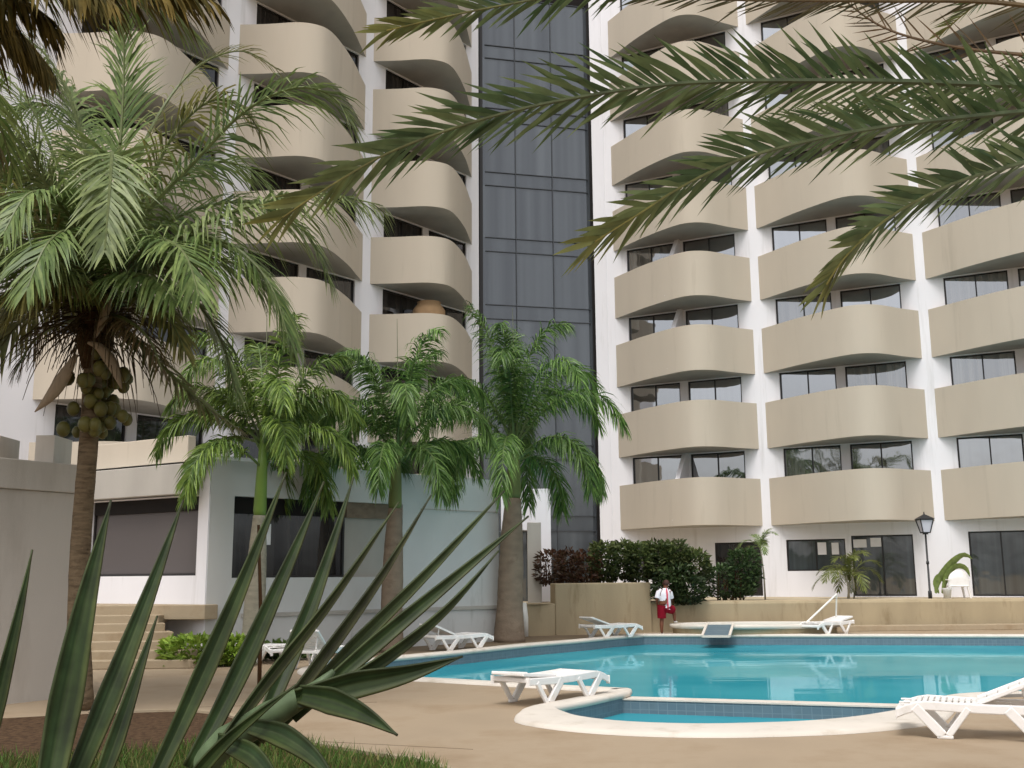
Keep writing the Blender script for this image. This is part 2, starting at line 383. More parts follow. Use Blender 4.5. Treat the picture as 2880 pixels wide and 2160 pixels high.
mb = MB(); mb.face(*[mb.add(p) for p in ell(0.872, SH - 0.1)]); mb.build('water', 'pool_water', spa)
mb = MB()
t0, t1 = P(1988, 1753, 32.72), P(2062, 1753, 32.72); b0, b1 = G(1975, 1790, 0.07), G(2052, 1790, 0.07)
t0.z = t1.z = SH + 0.012
mb.quad(t0, t1, b1, b0, mi=0)
for a, b in ((t0, b0), (t1, b1)): mb.bar(a + V((0, 0, .01)), b + V((0, 0, .01)), 0.07, 0.06, mi=1)
mb.bar(b0, b1, 0.07, 0.06, mi=1)
mb.build('spillway', ['tile', 'coping'], spa)
mb = MB(); a = P(2262, 1745, 33.0); a.z = SH - .01; b = P(2353, 1671, 33.6)
mb.tube([a, b], 0.03, 8); mb.tube([b, V((b.x, b.y + .25, SH))], 0.025, 8)
tag(mb.build('handrail', 'metal_white'), 'slanting white metal handrail rising from the rim of the raised spa', 'handrail')

# garden bed at the lower left: soil, grass
BED = [V((p.x, p.y)) for p in [G(a, b) for a, b in [(-700, 2060), (60, 2020), (250, 2010), (520, 2002), (640, 2014), (715, 2042), (790, 2070), (900, 2100), (1060, 2127), (1190, 2146), (1260, 2172), (1340, 2330)]]] + [V((0.9, 5)), V((0.9, -6)), V((-12, -6)), V((-12, 9))]
struct(poly_sheet('garden_bed', [BED], 0.012, 'soil'))
mb = MB()
for a, b in zip(BED[2:11], BED[3:12]): mb.bar((a.x, a.y, 0.02), (b.x, b.y, 0.02), 0.09, 0.045)
o = struct(mb.build('bed_edging', 'step'))
rnd = random.Random(5)
def inpoly(p, poly):
    c = False; j = len(poly) - 1
    for i in range(len(poly)):
        if (poly[i].y > p.y) != (poly[j].y > p.y) and p.x < (poly[j].x - poly[i].x) * (p.y - poly[i].y) / (poly[j].y - poly[i].y) + poly[i].x: c = not c
        j = i
    return c
mb = MB(); cnt = 0
from mathutils import noise
while cnt < 42000:
    p = V((rnd.uniform(-8, 1.2), rnd.uniform(6.5, 15)))
    if not inpoly(p, BED): continue
    dens = noise.noise(V((p.x * 0.5, p.y * 0.5, 3.1))) + (11.6 - p.y) * 0.38 - max(0, -p.x - 4.0) * 0.12 + rnd.uniform(-.3, .3)
    if dens < 0: cnt += 0.25; continue
    h = rnd.uniform(0.05, 0.16); a = rnd.uniform(0, 6.28); w_ = 0.008
    g = rnd.uniform(0.6, 1.3); c = (0.09 * g, 0.16 * g, 0.03 * g) if rnd.random() < .7 else (0.2 * g, 0.18 * g, 0.06 * g)
    l = V((rnd.uniform(-.6, .6), rnd.uniform(-.6, .6), 0)) * h
    b0 = V((p.x + math.cos(a) * w_, p.y + math.sin(a) * w_, 0.01)); b1 = V((p.x - math.cos(a) * w_, p.y - math.sin(a) * w_, 0.01))
    i = [mb.add(b0, c), mb.add(b1, c), mb.add(V((p.x, p.y, h)) + l, c)]; mb.face(*i); cnt += 1
o = mb.build('grass', 'grass_blade'); o['kind'] = 'stuff'; tag(o, 'patchy green grass on the planting bed in the lower left corner', 'grass')

# ------------------------------------------------------------------ hotel building
oR, uR = V((4.46, 44.62, 0)), V((0.884, -0.467, 0)).normalized(); nR = V((uR.y, -uR.x, 0))
oL, uL = V((-5.26, 38.85, 0)), V((0.615, 0.788, 0)).normalized(); nL = V((uL.y, -uL.x, 0))
if nR.y > 0: nR = -nR
if nL.x < 0: nL = -nL
ZB = lambda k: 3.67 + 3.0 * (k - 1)
NF, PH = 8, 1.82
hotel = thing('hotel_building', 'tall white hotel with curved beige balconies in two wings around a dark glass tower', 'hotel building', (4, 44, 0))
def frame_of(o, u, n): return lambda s, d, z: o + u * s + n * d + V((0, 0, z))
FR = frame_of(oR, uR, nR); FL = frame_of(oL, uL, nL)
def wall_holes(mb, F, s0, s1, z0, z1, holes, depth=0.16, d=0.0):
    S = sorted({s0, s1} | {h[0] for h in holes} | {h[1] for h in holes}); Z = sorted({z0, z1} | {h[2] for h in holes} | {h[3] for h in holes})
    S = [x for x in S if s0 <= x <= s1]; Z = [x for x in Z if z0 <= x <= z1]
    for a, b in zip(S, S[1:]):
        run = None
        for c, e in zip(Z, Z[1:]):
            ms, mz = (a + b) / 2, (c + e) / 2
            if any(h[0] < ms < h[1] and h[2] < mz < h[3] for h in holes):
                if run is not None: mb.quad(F(a, d, run), F(b, d, run), F(b, d, c), F(a, d, c)); run = None
            elif run is None: run = c
        if run is not None: mb.quad(F(a, d, run), F(b, d, run), F(b, d, z1), F(a, d, z1))
    for h in holes:
        a, b, c, e = h[:4]
        for p, q in (((a, c), (b, c)), ((b, c), (b, e)), ((b, e), (a, e)), ((a, e), (a, c))):
            mb.quad(F(p[0], d, p[1]), F(q[0], d, q[1]), F(q[0], d - depth, q[1]), F(p[0], d - depth, p[1]))
CURVE = [(0, 0), (0.8, 0.52), (1.59, 1.04), (2.4, 1.5), (3.1, 1.85), (3.6, 2.05), (4.02, 2.11), (4.38, 2.0), (4.7, 1.78), (4.98, 1.42), (5.37, 0.78), (5.94, 0)]
def curve_pts(mirror, L=5.94):
    c = [(p.x, p.y) for p in catmull([V((a, b, 0)) for a, b in CURVE], 3)]
    if mirror: c = [(L - s, n) for s, n in c][::-1]
    return c
def balcony_mesh(mirror):
    mb = MB(); c = curve_pts(mirror); th = 0.13; k = len(c)
    inn = []
    for i in range(k):
        a = V(c[max(i - 1, 0)]); b = V(c[min(i + 1, k - 1)]); t = (b - a).normalized(); n = V((-t.y, t.x))
        if n.y < 0: n = -n
        q = V(c[i]) - n * th; inn.append((min(max(q.x, 0.05), 5.89), max(q.y, 0.0)))
    ob = [mb.add((s, n, 0)) for s, n in c]; ot = [mb.add((s, n, PH)) for s, n in c]
    it = [mb.add((s, n, PH)) for s, n in inn]; ifl = [mb.add((s, n, 0.22)) for s, n in inn]
    for i in range(k - 1):
        mb.face(ob[i], ob[i + 1], ot[i + 1], ot[i]); mb.face(ot[i], ot[i + 1], it[i + 1], it[i]); mb.face(it[i], it[i + 1], ifl[i + 1], ifl[i])
    # slab: soffit and floor as fans along the wall line
    wb_ = [mb.add((s, -0.0, 0)) for s, n in c]; wf = [mb.add((s, -0.0, 0.22)) for s, n in inn]
    for i in range(k - 1):
        mb.face(ob[i + 1], ob[i], wb_[i], wb_[i + 1], mi=1); mb.face(ifl[i], ifl[i + 1], wf[i + 1], wf[i])  # soffit gets a darker grey than the parapet: shade put into its colour
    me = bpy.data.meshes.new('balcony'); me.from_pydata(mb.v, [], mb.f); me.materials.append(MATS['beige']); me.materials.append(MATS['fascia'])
    me.polygons.foreach_set('material_index', mb.mi)
    bm = bmesh.new(); bm.from_mesh(me); bmesh.ops.remove_doubles(bm, verts=bm.verts, dist=1e-4); bmesh.ops.recalc_face_normals(bm, faces=bm.faces)
    for e in bm.edges:
        if len(e.link_faces) == 2 and e.calc_face_angle(0) > R(40): e.smooth = False
    for f in bm.faces: f.smooth = True
    bm.to_mesh(me); bm.free(); return me
bal = {False: balcony_mesh(False), True: balcony_mesh(True)}
def place(name, me, parent, F, u, n, s, z, m=None):
    o = bpy.data.objects.new(name, me); COL.objects.link(o); o.parent = parent
    o.matrix_parent_inverse = Matrix.Translation(-parent.location)
    p = F(s, 0, z)
    o.matrix_basis = Matrix(((u.x, n.x, 0, p.x), (u.y, n.y, 0, p.y), (0, 0, 1, p.z), (0, 0, 0, 1)))
    return o
def window_frame_mesh(w, h, nm=2, t=0.055, name='window'):
    mb = MB(); dp = 0.07
    for x in (t / 2, w - t / 2): mb.box((x, 0, h / 2), (t, dp, h))
    for z in (t / 2, h - t / 2): mb.box((w / 2, 0, z), (w - 2 * t, dp - 0.004, t))
    for k in range(1, nm): mb.box((w * k / nm, 0, h / 2), (t * 0.8, dp - 0.008, h - 2 * t))
    me = bpy.data.meshes.new(name); me.from_pydata(mb.v, [], mb.f); me.materials.append(MATS['frame']); return me
def pane_mesh(w, h, m):
    me = bpy.data.meshes.new('pane'); me.from_pydata([(0.02, 0, 0.02), (w - 0.02, 0, 0.02), (w - 0.02, 0, h - 0.02), (0.02, 0, h - 0.02)], [], [(3, 2, 1, 0)]); me.materials.append(MATS[m]); return me
wcache = {}
def window(F, u, n, s0, s1, z0, z1, m='pane', nm=2, parent=hotel, d=-0.10, name='window'):
    key = (round(s1 - s0, 2), round(z1 - z0, 2), nm); kp = key + (m,)
    if key not in wcache: wcache[key] = window_frame_mesh(s1 - s0, z1 - z0, nm)
    if kp not in wcache: wcache[kp] = pane_mesh(s1 - s0, z1 - z0, m)
    G_ = lambda s, dd, z: F(s, dd + d, z)
    wo = place(name, wcache[key], parent, G_, u, n, s0, z0)
    po = bpy.data.objects.new('pane', wcache[kp]); COL.objects.link(po); po.parent = wo; po.location = (0, -0.012, 0)
    return wo
for (F, u, n, mirror, bays, pitch, smin, smax, extra) in (
        (FR, uR, nR, False, (0, 1, 2), 6.28, -0.92, 18.9, [(.6, 2.82, 1.9, 3.05, 'pane_dim', 2), (3.98, 5.83, 0.99, 3.05, 'pane_dim', 2), (6.81, 9.02, 1.92, 3.10, 'pane_curtain', 2), (9.24, 11.43, 0.99, 3.2, 'pane_curtain', 2), (13.3, 17.5, 0.99, 3.25, 'pane_curtain', 4)]),
        (FL, uL, nL, True, (0, -1, -2), 6.35, -19.5, 6.32, [])):
    holes = []; wins = []
    for b in bays:
        for k in range(1, NF + 1):
            for (a, e) in ((.61, 2.79), (3.13, 5.36)) if not mirror else ((.60, 2.82), (3.16, 5.5)):
                h = (b * pitch + a, b * pitch + e, ZB(k) + 0.24, ZB(k + 1) - 0.04); holes.append(h)
                wins.append(h + (('pane' if not mirror else 'pane_dim'), 2))
    for h in extra: holes.append(h[:4]); wins.append(h)
    mb = MB(); wall_holes(mb, F, smin, smax, -0.2, ZB(NF + 1) + 1.3, holes)
    # returns of the wall at both ends, and the roof line
    for s in (smin, smax): mb.quad(F(s, 0, -0.2), F(s, -8, -0.2), F(s, -8, ZB(NF + 1) + 1.3), F(s, 0, ZB(NF + 1) + 1.3))
    o = mb.build('wall', 'white_wall', hotel); recalc(o)
    tag(o, 'white right wing wall with window openings' if not mirror else 'white left wing wall with window openings')
    for b in bays:
        for k in range(1, NF + 1): place('balcony', bal[mirror], hotel, F, u, n, b * pitch + (0 if not mirror else -0.08), ZB(k))
    wr = random.Random(3)
    for h in wins:
        h = list(h)
        if h[4] == 'pane': h[4] = wr.choice(['pane', 'pane', 'pane_deep', 'pane_blind', 'pane_deep'])
        window(F, u, n, *h)
# slanted white partition fins on the balconies next to the tower
for k in (1, 3, 4, 6):
    mb = MB(); z0, z1 = ZB(k) + 0.22, ZB(k + 1) - 0.003
    pr = [(0.0, z0), (1.75, z0), (1.45, z0 + 1.4), (0.25, z1), (0.0, z1)]
    A = [mb.add(FR(2.87, d, z)) for d, z in pr]; B = [mb.add(FR(3.05, d, z)) for d, z in pr]
    mb.face(*A); mb.face(*B[::-1])
    for i in range(5): mb.face(A[i], B[i], B[(i + 1) % 5], A[(i + 1) % 5])
    tag(mb.build('partition', 'white_wall', hotel), 'slanted white divider wall on a balcony')
# thin raised strip, added to draw a control joint at the edge next to the tower
mb = MB(); mb.box(FR(-0.36, 0.012, 15), (0.03, 0.03, 29.5), (uR, nR, V((0, 0, 1)))); mb.build('control_joint', 'white_wall', hotel)
# glass tower in the corner
gA, gB = V((-1.28, 44.05, 0)), V((3.78, 45.25, 0)); gu = (gB - gA).normalized(); gn = V((gu.y, -gu.x, 0)); gl = (gB - gA).length
if gn.y > 0: gn = -gn
FT = lambda s, d, z: gA + gu * s + gn * d + V((0, 0, z))
cw = MB(); cols = [0, 1.62, 3.3, gl]
for s in cols[1:-1]: cw.box(FT(s, -0.28, 14.5), (0.035, 0.05, 29), (gu, gn, V((0, 0, 1))))

for k in range(0, NF + 2):
    for dz in (0, 0.62):
        z = ZB(k) + dz
        if 0 < z < 29: cw.box(FT(gl / 2, -0.284, z), (gl - 0.5, 0.05, 0.03), (gu, gn, V((0, 0, 1))))
cwo = cw.build('curtain_wall', 'tower_frame', hotel)
mb = MB()
for s, ww in ((0.06, 0.14), (gl - 0.09, 0.17)): mb.box(FT(s, -0.26, 14.5), (ww, 0.05, 29), (gu, gn, V((0, 0, 1))))
mb.build('edge_joint', 'frame', hotel); tag(cwo, 'dark glazed curtain wall of the stair tower')
for k in range(0, NF + 1):
    for a, b in zip(cols, cols[1:]):
        for (z0, z1, m, nm_) in ((max(0.9, ZB(k) + 0.62), ZB(k + 1), 'tower_pane', 'pane'), (ZB(k), ZB(k) + 0.62, 'tower_spandrel', 'spandrel')):
            if z0 < 0.9: continue
            mb = MB(); mb.quad(FT(a + .0, -0.31, z0), FT(b, -0.31, z0), FT(b, -0.31, z1), FT(a, -0.31, z1))
            o = mb.build(nm_, m, None); o.parent = cwo
mb = MB(); mb.quad(FT(-0.5, -0.5, 0), FT(gl + .5, -0.5, 0), FT(gl + .5, -0.5, 29.5), FT(-.5, -0.5, 29.5)); mb.build('core_wall', 'dark', hotel)

# papers and notices on the ground floor glazing
for (a, b, z0, z1) in ((7.98, 8.3, 2.52, 2.98), (8.5, 8.76, 2.52, 2.96), (9.3, 9.78, 2.76, 3.06), (9.92, 10.3, 2.78, 3.1)):
    mb = MB(); mb.box(FR((a + b) / 2, -0.075, (z0 + z1) / 2), (b - a, 0.01, z1 - z0), (uR, nR, V((0, 0, 1))))
    mb.build('paper_notice', 'paper', hotel)

# terrace in front of the wings, retaining walls
A0 = G(1380, 1793); A1 = G(1835, 1778); B0 = G(1752, 1777.5); B1 = V((27, 36.1, 0))
tr = [(-12, 44), (-1.2, 33.4), (A0.x + 1.4, A0.y + 0.5), (B0.x, B0.y + 0.3), (B1.x, B1.y + 0.3), (27, 50), (-12, 50)]
struct(poly_sheet('terrace', [tr], 0.955, 'terrace'))
def prism(mb, pts, z0, z1):
    b = [mb.add((p[0], p[1], z0)) for p in pts]; t = [mb.add((p[0], p[1], z1)) for p in pts]
    n = len(pts)
    for i in range(n): mb.face(b[i], b[(i + 1) % n], t[(i + 1) % n], t[i])
    mb.face(*t); mb.face(*b[::-1])
def wallblock(name, a, b, th, z0, z1, m, label, cat, bev=0.04):
    t = (b - a); t.z = 0; t.normalize(); n = V((-t.y, t.x, 0))
    mb = MB(); prism(mb, [a, b, b + n * th, a + n * th], z0, z1); o = mb.build(name, m, bevel=bev); recalc(o); return tag(o, label, cat)
aL = G(1462, 1790); aM = G(1563, 1786.7)
wallblock('retaining_wall', aL, aM, 0.6, -0.1, 0.97, 'tan_wall', 'short low tan retaining wall between the thick palm trunk and the taller planter wall', 'retaining wall')
wallblock('planter_wall', aM + V((0.005, 0, 0)), A1, 0.4, -0.1, 1.58, 'tan_wall', 'taller tan planter wall below the long clipped hedge', 'planter wall')
B0b = B0 + V((0, -0.12, 0))
wallblock('retaining_wall', B0b, B1, 0.5, -0.1, 0.97, 'tan_wall', 'long tan retaining wall behind the raised spa and pool', 'retaining wall', 0.10)
mb = MB(); q0 = B0b + V((4.2, -0.55, 0)); q1 = B1 + V((0, -0.25, 0)); t = (q1 - q0).normalized(); n = V((-t.y, t.x, 0))
prism(mb, [q0 - n * .3, q1 - n * .3, q1 + n * .28, q0 + n * .28], 0.0, 0.17)
struct(mb.build('step_ledge', 'step', bevel=0.015))

# white end block and door recess beside the tower
def slab(px0, px1, Y, z0, z1, th, m, name, label, cat, parent=None):
    a = P(px0, 1600, Y); b = P(px1, 1600, Y); mb = MB()
    prism(mb, [(a.x, Y), (b.x, Y), (b.x, Y + th), (a.x, Y + th)], z0, z1)
    return tag(mb.build(name, m, parent, bevel=0.015), label, cat)
ent = thing('entrance_block', 'white entrance block with dark doorway next to the dark glass tower', 'entrance', (0.8, 36.5, 0.95))
slab(1492, 1551, 36.6, 0.95, 4.75, 1.2, 'white_wall', 'wall', None, None, ent)
slab(1410, 1492, 36.7, 3.35, 4.9, 1.1, 'white_wall', 'lintel', None, None, ent)
slab(1484, 1523, 35.4, 0.5, 3.55, 0.35, 'fascia', 'column', None, None, ent)
slab(1400, 1490, 37.4, 0.95, 3.35, 0.1, 'pane_curtain', 'door', None, None, ent)
mb = MB(); a = G(1478, 1790); mb.tube([V((a.x - .10, a.y - .1, 1.0)), V((a.x - .03, a.y - .12, 0.55)), V((a.x, a.y - .12, 0))], [0.14, 0.12, 0.09], 10)
tag(mb.build('bollard', 'metal_white', smooth=True), 'white leaning post standing beside the thick palm trunk', 'post')

# ------------------------------------------------------------------ pavilion at the left
K = V((-7.0, 24.75, 0)); P1 = V((-0.42, 31.0, 0)); LQ = V((-11.0, 27.2, 0))
pav = thing('pavilion', 'low white pavilion with two large dark window openings behind the palms', 'pavilion', (K.x, K.y, 0))
u1 = (P1 - K).normalized(); n1 = V((u1.y, -u1.x, 0)); l1 = (P1 - K).length
u2_ = (K - LQ).normalized(); n2 = V((u2_.y, -u2_.x, 0)); l2 = (K - LQ).length
F1 = lambda s, d, z: K + u1 * s + n1 * d + V((0, 0, z)); F2 = lambda s, d, z: LQ + u2_ * s + n2 * d + V((0, 0, z))
mb = MB()
h1 = (0.62, 5.6, 1.82, 3.72); h2 = (0.35, l2 - 0.36, 1.88, 3.72)
wall_holes(mb, F1, 0, l1, 0, 4.55, [h1], 0.3)
top = [F2(0, 0, 4.55), F2(l2, 0, 4.55), F1(l1, 0, 4.55), F1(l1, -3.5, 4.55), F2(0, -6, 4.55)]
mb.face(*[mb.add(p) for p in top])
mb.quad(F1(l1, 0, 0), F1(l1, -3.5, 0), F1(l1, -3.5, 4.55), F1(l1, 0, 4.55)); mb.quad(F2(0, 0, 0), F2(0, -6, 0), F2(0, -6, 4.55), F2(0, 0, 4.55))
o = mb.build('wall', 'pavilion_shaded', pav); recalc(o)
mb = MB(); wall_holes(mb, F2, 0, l2, 0.0, 3.74, [h2], 0.3); o = mb.build('wall', 'white_wall', pav); recalc(o)  # left face keeps the brighter white, so the lit side is in the colour too
mb = MB(); mb.bar(F1(0.9, 0.03, 0.955), F1(l1 + .02, 0.03, 0.955), 0.07, 0.09); mb.build('ledge', 'fascia', pav)
mb = MB(); mb.bar(F1(6.2, 0.006, 3.62), F1(l1, 0.006, 3.62), 0.014, 0.03); mb.build('groove', 'fascia', pav)
mb = MB(); mb.bar(F2(-0.2, 0.09, 4.12), F2(l2 - .36, 0.09, 4.12), 0.2, 0.72); o = mb.build('fascia', 'fascia', pav, bevel=0.02)
mb = MB(); mb.box(F2(l2 - 0.18, 0.012, 2.4), (0.34, 0.03, 4.6), (u2_, n2, V((0, 0, 1)))); mb.build('corner_pillar', 'white_wall', pav)
mb = MB(); mb.bar(F2(-0.4, -0.45, 4.86), F2(l2 - 1.2, -0.45, 4.86), 0.25, 0.75); mb.build('parapet', 'beige', pav, bevel=0.02)
mb = MB(); mb.bar(F1(0.2, -0.05, 4.59), F1(3.4, -0.05, 4.59), 0.24, 0.08); mb.build('coping', 'white_wall', pav)
window(F1, u1, n1, 0.62, 3.9, 1.82, 3.72, 'pane_dim', 1, pav, -0.26)
window(F2, u2_, n2, 0.35, l2 - 0.36, 1.88, 3.72, 'pane_pavilion', 1, pav, -0.22)
mb = MB(); mb.quad(F1(3.9, -0.26, 1.82), F1(5.6, -0.26, 1.82), F1(5.6, -0.26, 3.72), F1(3.9, -0.26, 3.72)); mb.build('inner_wall', 'fascia', pav)
mb = MB(); mb.box(F1(4.75, -0.2, 3.52), (1.66, 0.06, 0.4), (u1, n1, V((0, 0, 1)))); mb.build('valance', 'trunk_brown', pav)
mb = MB(); mb.box(F1(2.2, -0.2, 3.52), (3.2, 0.04, 0.38), (u1, n1, V((0, 0, 1)))); mb.build('valance', 'dark', pav)
mb = MB(); mb.box(F2(l2 / 2, -0.17, 3.55), (l2 - .8, 0.05, 0.32), (u2_, n2, V((0, 0, 1)))); mb.build('valance', 'dark', pav)
mb = MB(); mb.box(F1(1.62, -0.2, 2.85), (0.22, 0.03, 0.5), (u1, n1, V((0, 0, 1)))); mb.build('paper_notice', 'paper', pav)

# steps and landing
st = thing('stairs', 'tan steps climbing from the pool deck to the pavilion landing', 'stairs', (-8.3, 22.4, 0))
for i, (xr, yf) in enumerate(((-6.25, 22.5), (-6.65, 22.85), (-7.05, 23.2), (-7.4, 23.55), (-7.7, 23.9), (-7.9, 24.25))):
    z = .17 * (i + 1); mb = MB(); prism(mb, [(-12.8, yf - .3), (xr - .4, yf), (xr, yf + .22), (xr - .25, yf + .75), (-12.8, yf + .45)] if i < 5 else [(-12.8, yf - .3), (xr, yf), (xr, yf + .6), (-12.8, yf + .6)], 0 if i == 0 else z - .19, z)
    mb.build('tread', 'step', st, bevel=0.018)
mb = MB(); a = G(617, 1727, 1.2); b = G(430, 1700, 1.2)
prism(mb, [(-12.8, 24.25), (-8.2, 24.62), (-6.95, 24.5), (-6.72, 24.75), (-7.1, 25.4), (-11.5, 27.8), (-12.8, 27.8)], 0.9, 1.23); mb.build('landing', 'step', st, bevel=0.02)

# beige wall in the left foreground
wl = thing('garden_wall', 'plain beige garden wall with projecting top band at the left edge', 'garden wall', (-7, 15, 0))
a = G(195, 1961); b = G(-500, 2040); t = (a - b).normalized(); n = V((-t.y, t.x, 0))
mb = MB(); prism(mb, [b, a, a + n * 1.2, b + n * 1.2], -0.05, 3.16); mb.build('wall', 'side_wall', wl)
mb = MB(); prism(mb, [b - n * .06, a - n * .06 + t * .05, a + n * 1.25 + t * .05, b + n * 1.25], 3.165, 3.62); mb.build('band', 'side_wall', wl, bevel=0.015)
mb = MB()
for x0, x1 in ((-40, 32), (100, 182)):
    p0 = P(x0, 1250, 17.2); p1 = P(x1, 1250, 17.6); prism(mb, [(p0.x, 17.2), (p1.x, 17.2), (p1.x, 17.9), (p0.x, 17.9)], 3.4, 4.12)
mb.build('chimney_cap', 'side_wall', wl)

# ------------------------------------------------------------------ plants
def mixc(a, b, t): return tuple(a[i] * (1 - t) + b[i] * t for i in range(3))
def frond_mesh(mb, path, L, n, rnd, ang=(75, 25), lift=15, droop=0.5, wd=0.03, c1=(.05, .1, .03), c2=(.1, .16, .05), tipc=None, r0=0.03, r1=0.006, prof=None, plume=0, start=0.12, rc=(.14, .17, .06), seg=3, skip=0.0, updir=None):
    pts = resample(catmull(path, 6), max(24, n))
    k = len(pts)
    mb.tube(pts, [r0 + (r1 - r0) * i / (k - 1) for i in range(k)], 5, [rc if not tipc else mixc(rc, tipc, (i / (k - 1)) ** 7) for i in range(k)], True)
    fine = resample(pts, n)
    for i in range(int(n * start), n):
        t = i / (n - 1); p = fine[i]
        T = (fine[min(i + 1, n - 1)] - fine[max(i - 1, 0)]).normalized()
        S = T.cross(V((0, 0, 1)) if updir is None else updir)
        if S.length < 0.15: S = T.cross(V((0.3, 1, 0)))
        S.normalize(); U = S.cross(T)
        a0 = R(ang[0] + (ang[1] - ang[0]) * t)
        tt = (t - start) / (1 - start)
        pl = (prof(tt) if prof else math.sin(math.pi * (0.12 + 0.82 * tt)) ** 0.6)
        for sg in (-1, 1):
            if rnd.random() < skip: continue
            a = a0 + R(rnd.uniform(-11, 11))
            v = R(lift + rnd.uniform(-16, 16)) if not plume else R(rnd.uniform(-plume, plume))
            d = (T * math.cos(a) + S * (sg * math.sin(a) * math.cos(v)) + U * (math.sin(a) * math.sin(v))).normalized()
            l = L * pl * rnd.uniform(0.82, 1.1); g = rnd.random()
            c = mixc(c1, c2, g)
            if tipc: c = mixc(c, tipc, min(1, max(0, t - 0.88) * 4.0 * rnd.uniform(.4, 1.2)))
            Wd = (T - d * T.dot(d))
            if Wd.length < 0.05: Wd = U.copy()
            Wd.normalize()
            if plume:
                Wd = (Matrix.Rotation(rnd.uniform(-.9, .9), 3, d) @ Wd)
            q = p.copy(); prev = None; dr = droop * rnd.uniform(0.7, 1.3)
            for m in range(seg + 1):
                f = m / seg
                ww = wd * (0.55, 1.0, 0.72, 0.0)[m] if seg == 3 else wd * max(0, (0.55 + 1.8 * f - 2.35 * f * f))
                cc = mixc(c, (c[0] * 1.25, c[1] * 1.2, c[2] * 1.1), f)
                if m == seg: cur = [mb.add(q, cc)]
                else: cur = [mb.add(q - Wd * (ww / 2), cc), mb.add(q + Wd * (ww / 2), cc)]
                if prev:
                    if len(cur) == 2: mb.face(prev[0], prev[1], cur[1], cur[0])
                    else: mb.face(prev[0], prev[1], cur[0])
                prev = cur
                dd = (d + V((0, 0, -1)) * dr * (f + 0.25) ** 1.3).normalized()
                q = q + dd * (l / seg)
def arc_path(base, az, el, length, grav, n=8, late=False):
    p = V(base); out = [p.copy()]; d = V((math.cos(az) * math.cos(el), math.sin(az) * math.cos(el), math.sin(el)))
    for i in range(n):
        d = (d + V((0, 0, -grav * ((0.5 + i / n) if not late else (.25 + 2.6 * (i / n) ** 1.6))))).normalized(); p = p + d * (length / n); out.append(p.copy())
    return out
def trunk_mesh(pts, rads, n=14, rnd=None, bumps=0.0):
    mb = MB(); P_ = resample(catmull(pts, 8), 34)
    rr = []
    for i in range(34):
        t = i / 33 * (len(rads) - 1); j = min(int(t), len(rads) - 2); r = rads[j] + (rads[j + 1] - rads[j]) * (t - j)
        rr.append(r * (1 + (bumps * math.sin(i * 2.4) if bumps else 0)))
    mb.tube(P_, rr, n); return mb

# three royal palms beside the pavilion
def royal(base, crown_z, label, seed, rad, trunk_m, lean, specs, shaft, length=2.9, leafL=0.52, spear=True, hue=(1, 1, 1)):
    rnd = random.Random(seed)
    t = thing('royal_palm', label, 'palm tree', base, 'royal palms in front of the pavilion')
    top = base + V(lean) + V((0, 0, crown_z)); sh0 = base + V(lean) * 0.7 + V((0, 0, crown_z - shaft))
    trunk_mesh([base, base + V(lean) * .25 + V((0, 0, (crown_z - shaft) * .4)), sh0], [rad * 1.25, rad, rad * .98, rad * .86, rad * .62], 16, rnd, 0.012).build('trunk', trunk_m, t, True)
    mb = MB(); mb.tube([sh0 - V((0, 0, .02)), sh0 + V((0, 0, .12)), sh0.lerp(top, .5), top], [rad * .56, rad * .64, rad * .54, rad * .34], 12); mb.build('crownshaft', 'crownshaft' if trunk_m == 'trunk_grey' else 'shaft_olive', t, True)
    for (az, el, ln, gr) in specs:
        mb = MB(); b = sh0.lerp(top, rnd.uniform(.55, 1.0))
        path = arc_path(b, R(az), R(el), ln * length, gr, 10, True)
        g = rnd.uniform(.85, 1.3)
        frond_mesh(mb, path, leafL * 1.12, 165, rnd, (74, 36), 0, 1.8, 0.038, (.034 * g * hue[0], .085 * g * hue[1], .018 * g), (.13 * g * hue[0], .225 * g * hue[1], .05 * g), None, 0.035, 0.008, lambda q: (0.35 + 0.65 * min(1, q * 3.5)) * (1 - 0.4 * max(0, q - .7) / .3), 55, 0.2, (.13, .19, .06))
        mb.build('frond', 'palm_leaf', t)
    if spear:
        mb = MB(); mb.tube([top - V((0, 0, .3)), top + V((0.02, 0, 1.2)), top + V((-.03, 0, spear))], [0.04, 0.018, 0.006], 6, (.11, .12, .06)); mb.build('spear_leaf', 'palm_leaf', t, True)
def ring_specs(seed, n_low, n_mid, n_hi):
    rnd = random.Random(seed); out = []
    for i in range(n_low): out.append((360 * i / n_low + rnd.uniform(-18, 18), rnd.uniform(26, 44), rnd.uniform(.8, .98), rnd.uniform(.26, .36)))
    for i in range(n_mid): out.append((360 * i / n_mid + 25 + rnd.uniform(-18, 18), rnd.uniform(54, 68), rnd.uniform(.95, 1.12), rnd.uniform(.2, .32)))
    for i in range(n_hi): out.append((360 * i / n_hi + 40 + rnd.uniform(-25, 25), rnd.uniform(70, 84), rnd.uniform(1.0, 1.15), rnd.uniform(.10, .22)))
    return out
b1_ = P(708, 1846, 24.2); b1_.z = 0
royal(b1_, 5.0, 'royal palm with smooth grey trunk and bright green crownshaft, leftmost of the three', 11, 0.235, 'trunk_grey', (0.1, 0, 0), ring_specs(1, 7, 7, 4), 1.8, 3.1, 0.62, 3.2, (1.35, 1.12, 1))
b2_ = P(1098, 1828, 26.9); b2_.z = 0
royal(b2_, 5.0, 'brown trunked royal palm in the middle of the three', 12, 0.27, 'trunk_brown', (0.1, 0, 0), ring_specs(2, 8, 7, 4), 1.5, 3.4, 0.68, 3.4)
b3_ = P(1432, 1797, 30.6); b3_.z = 0
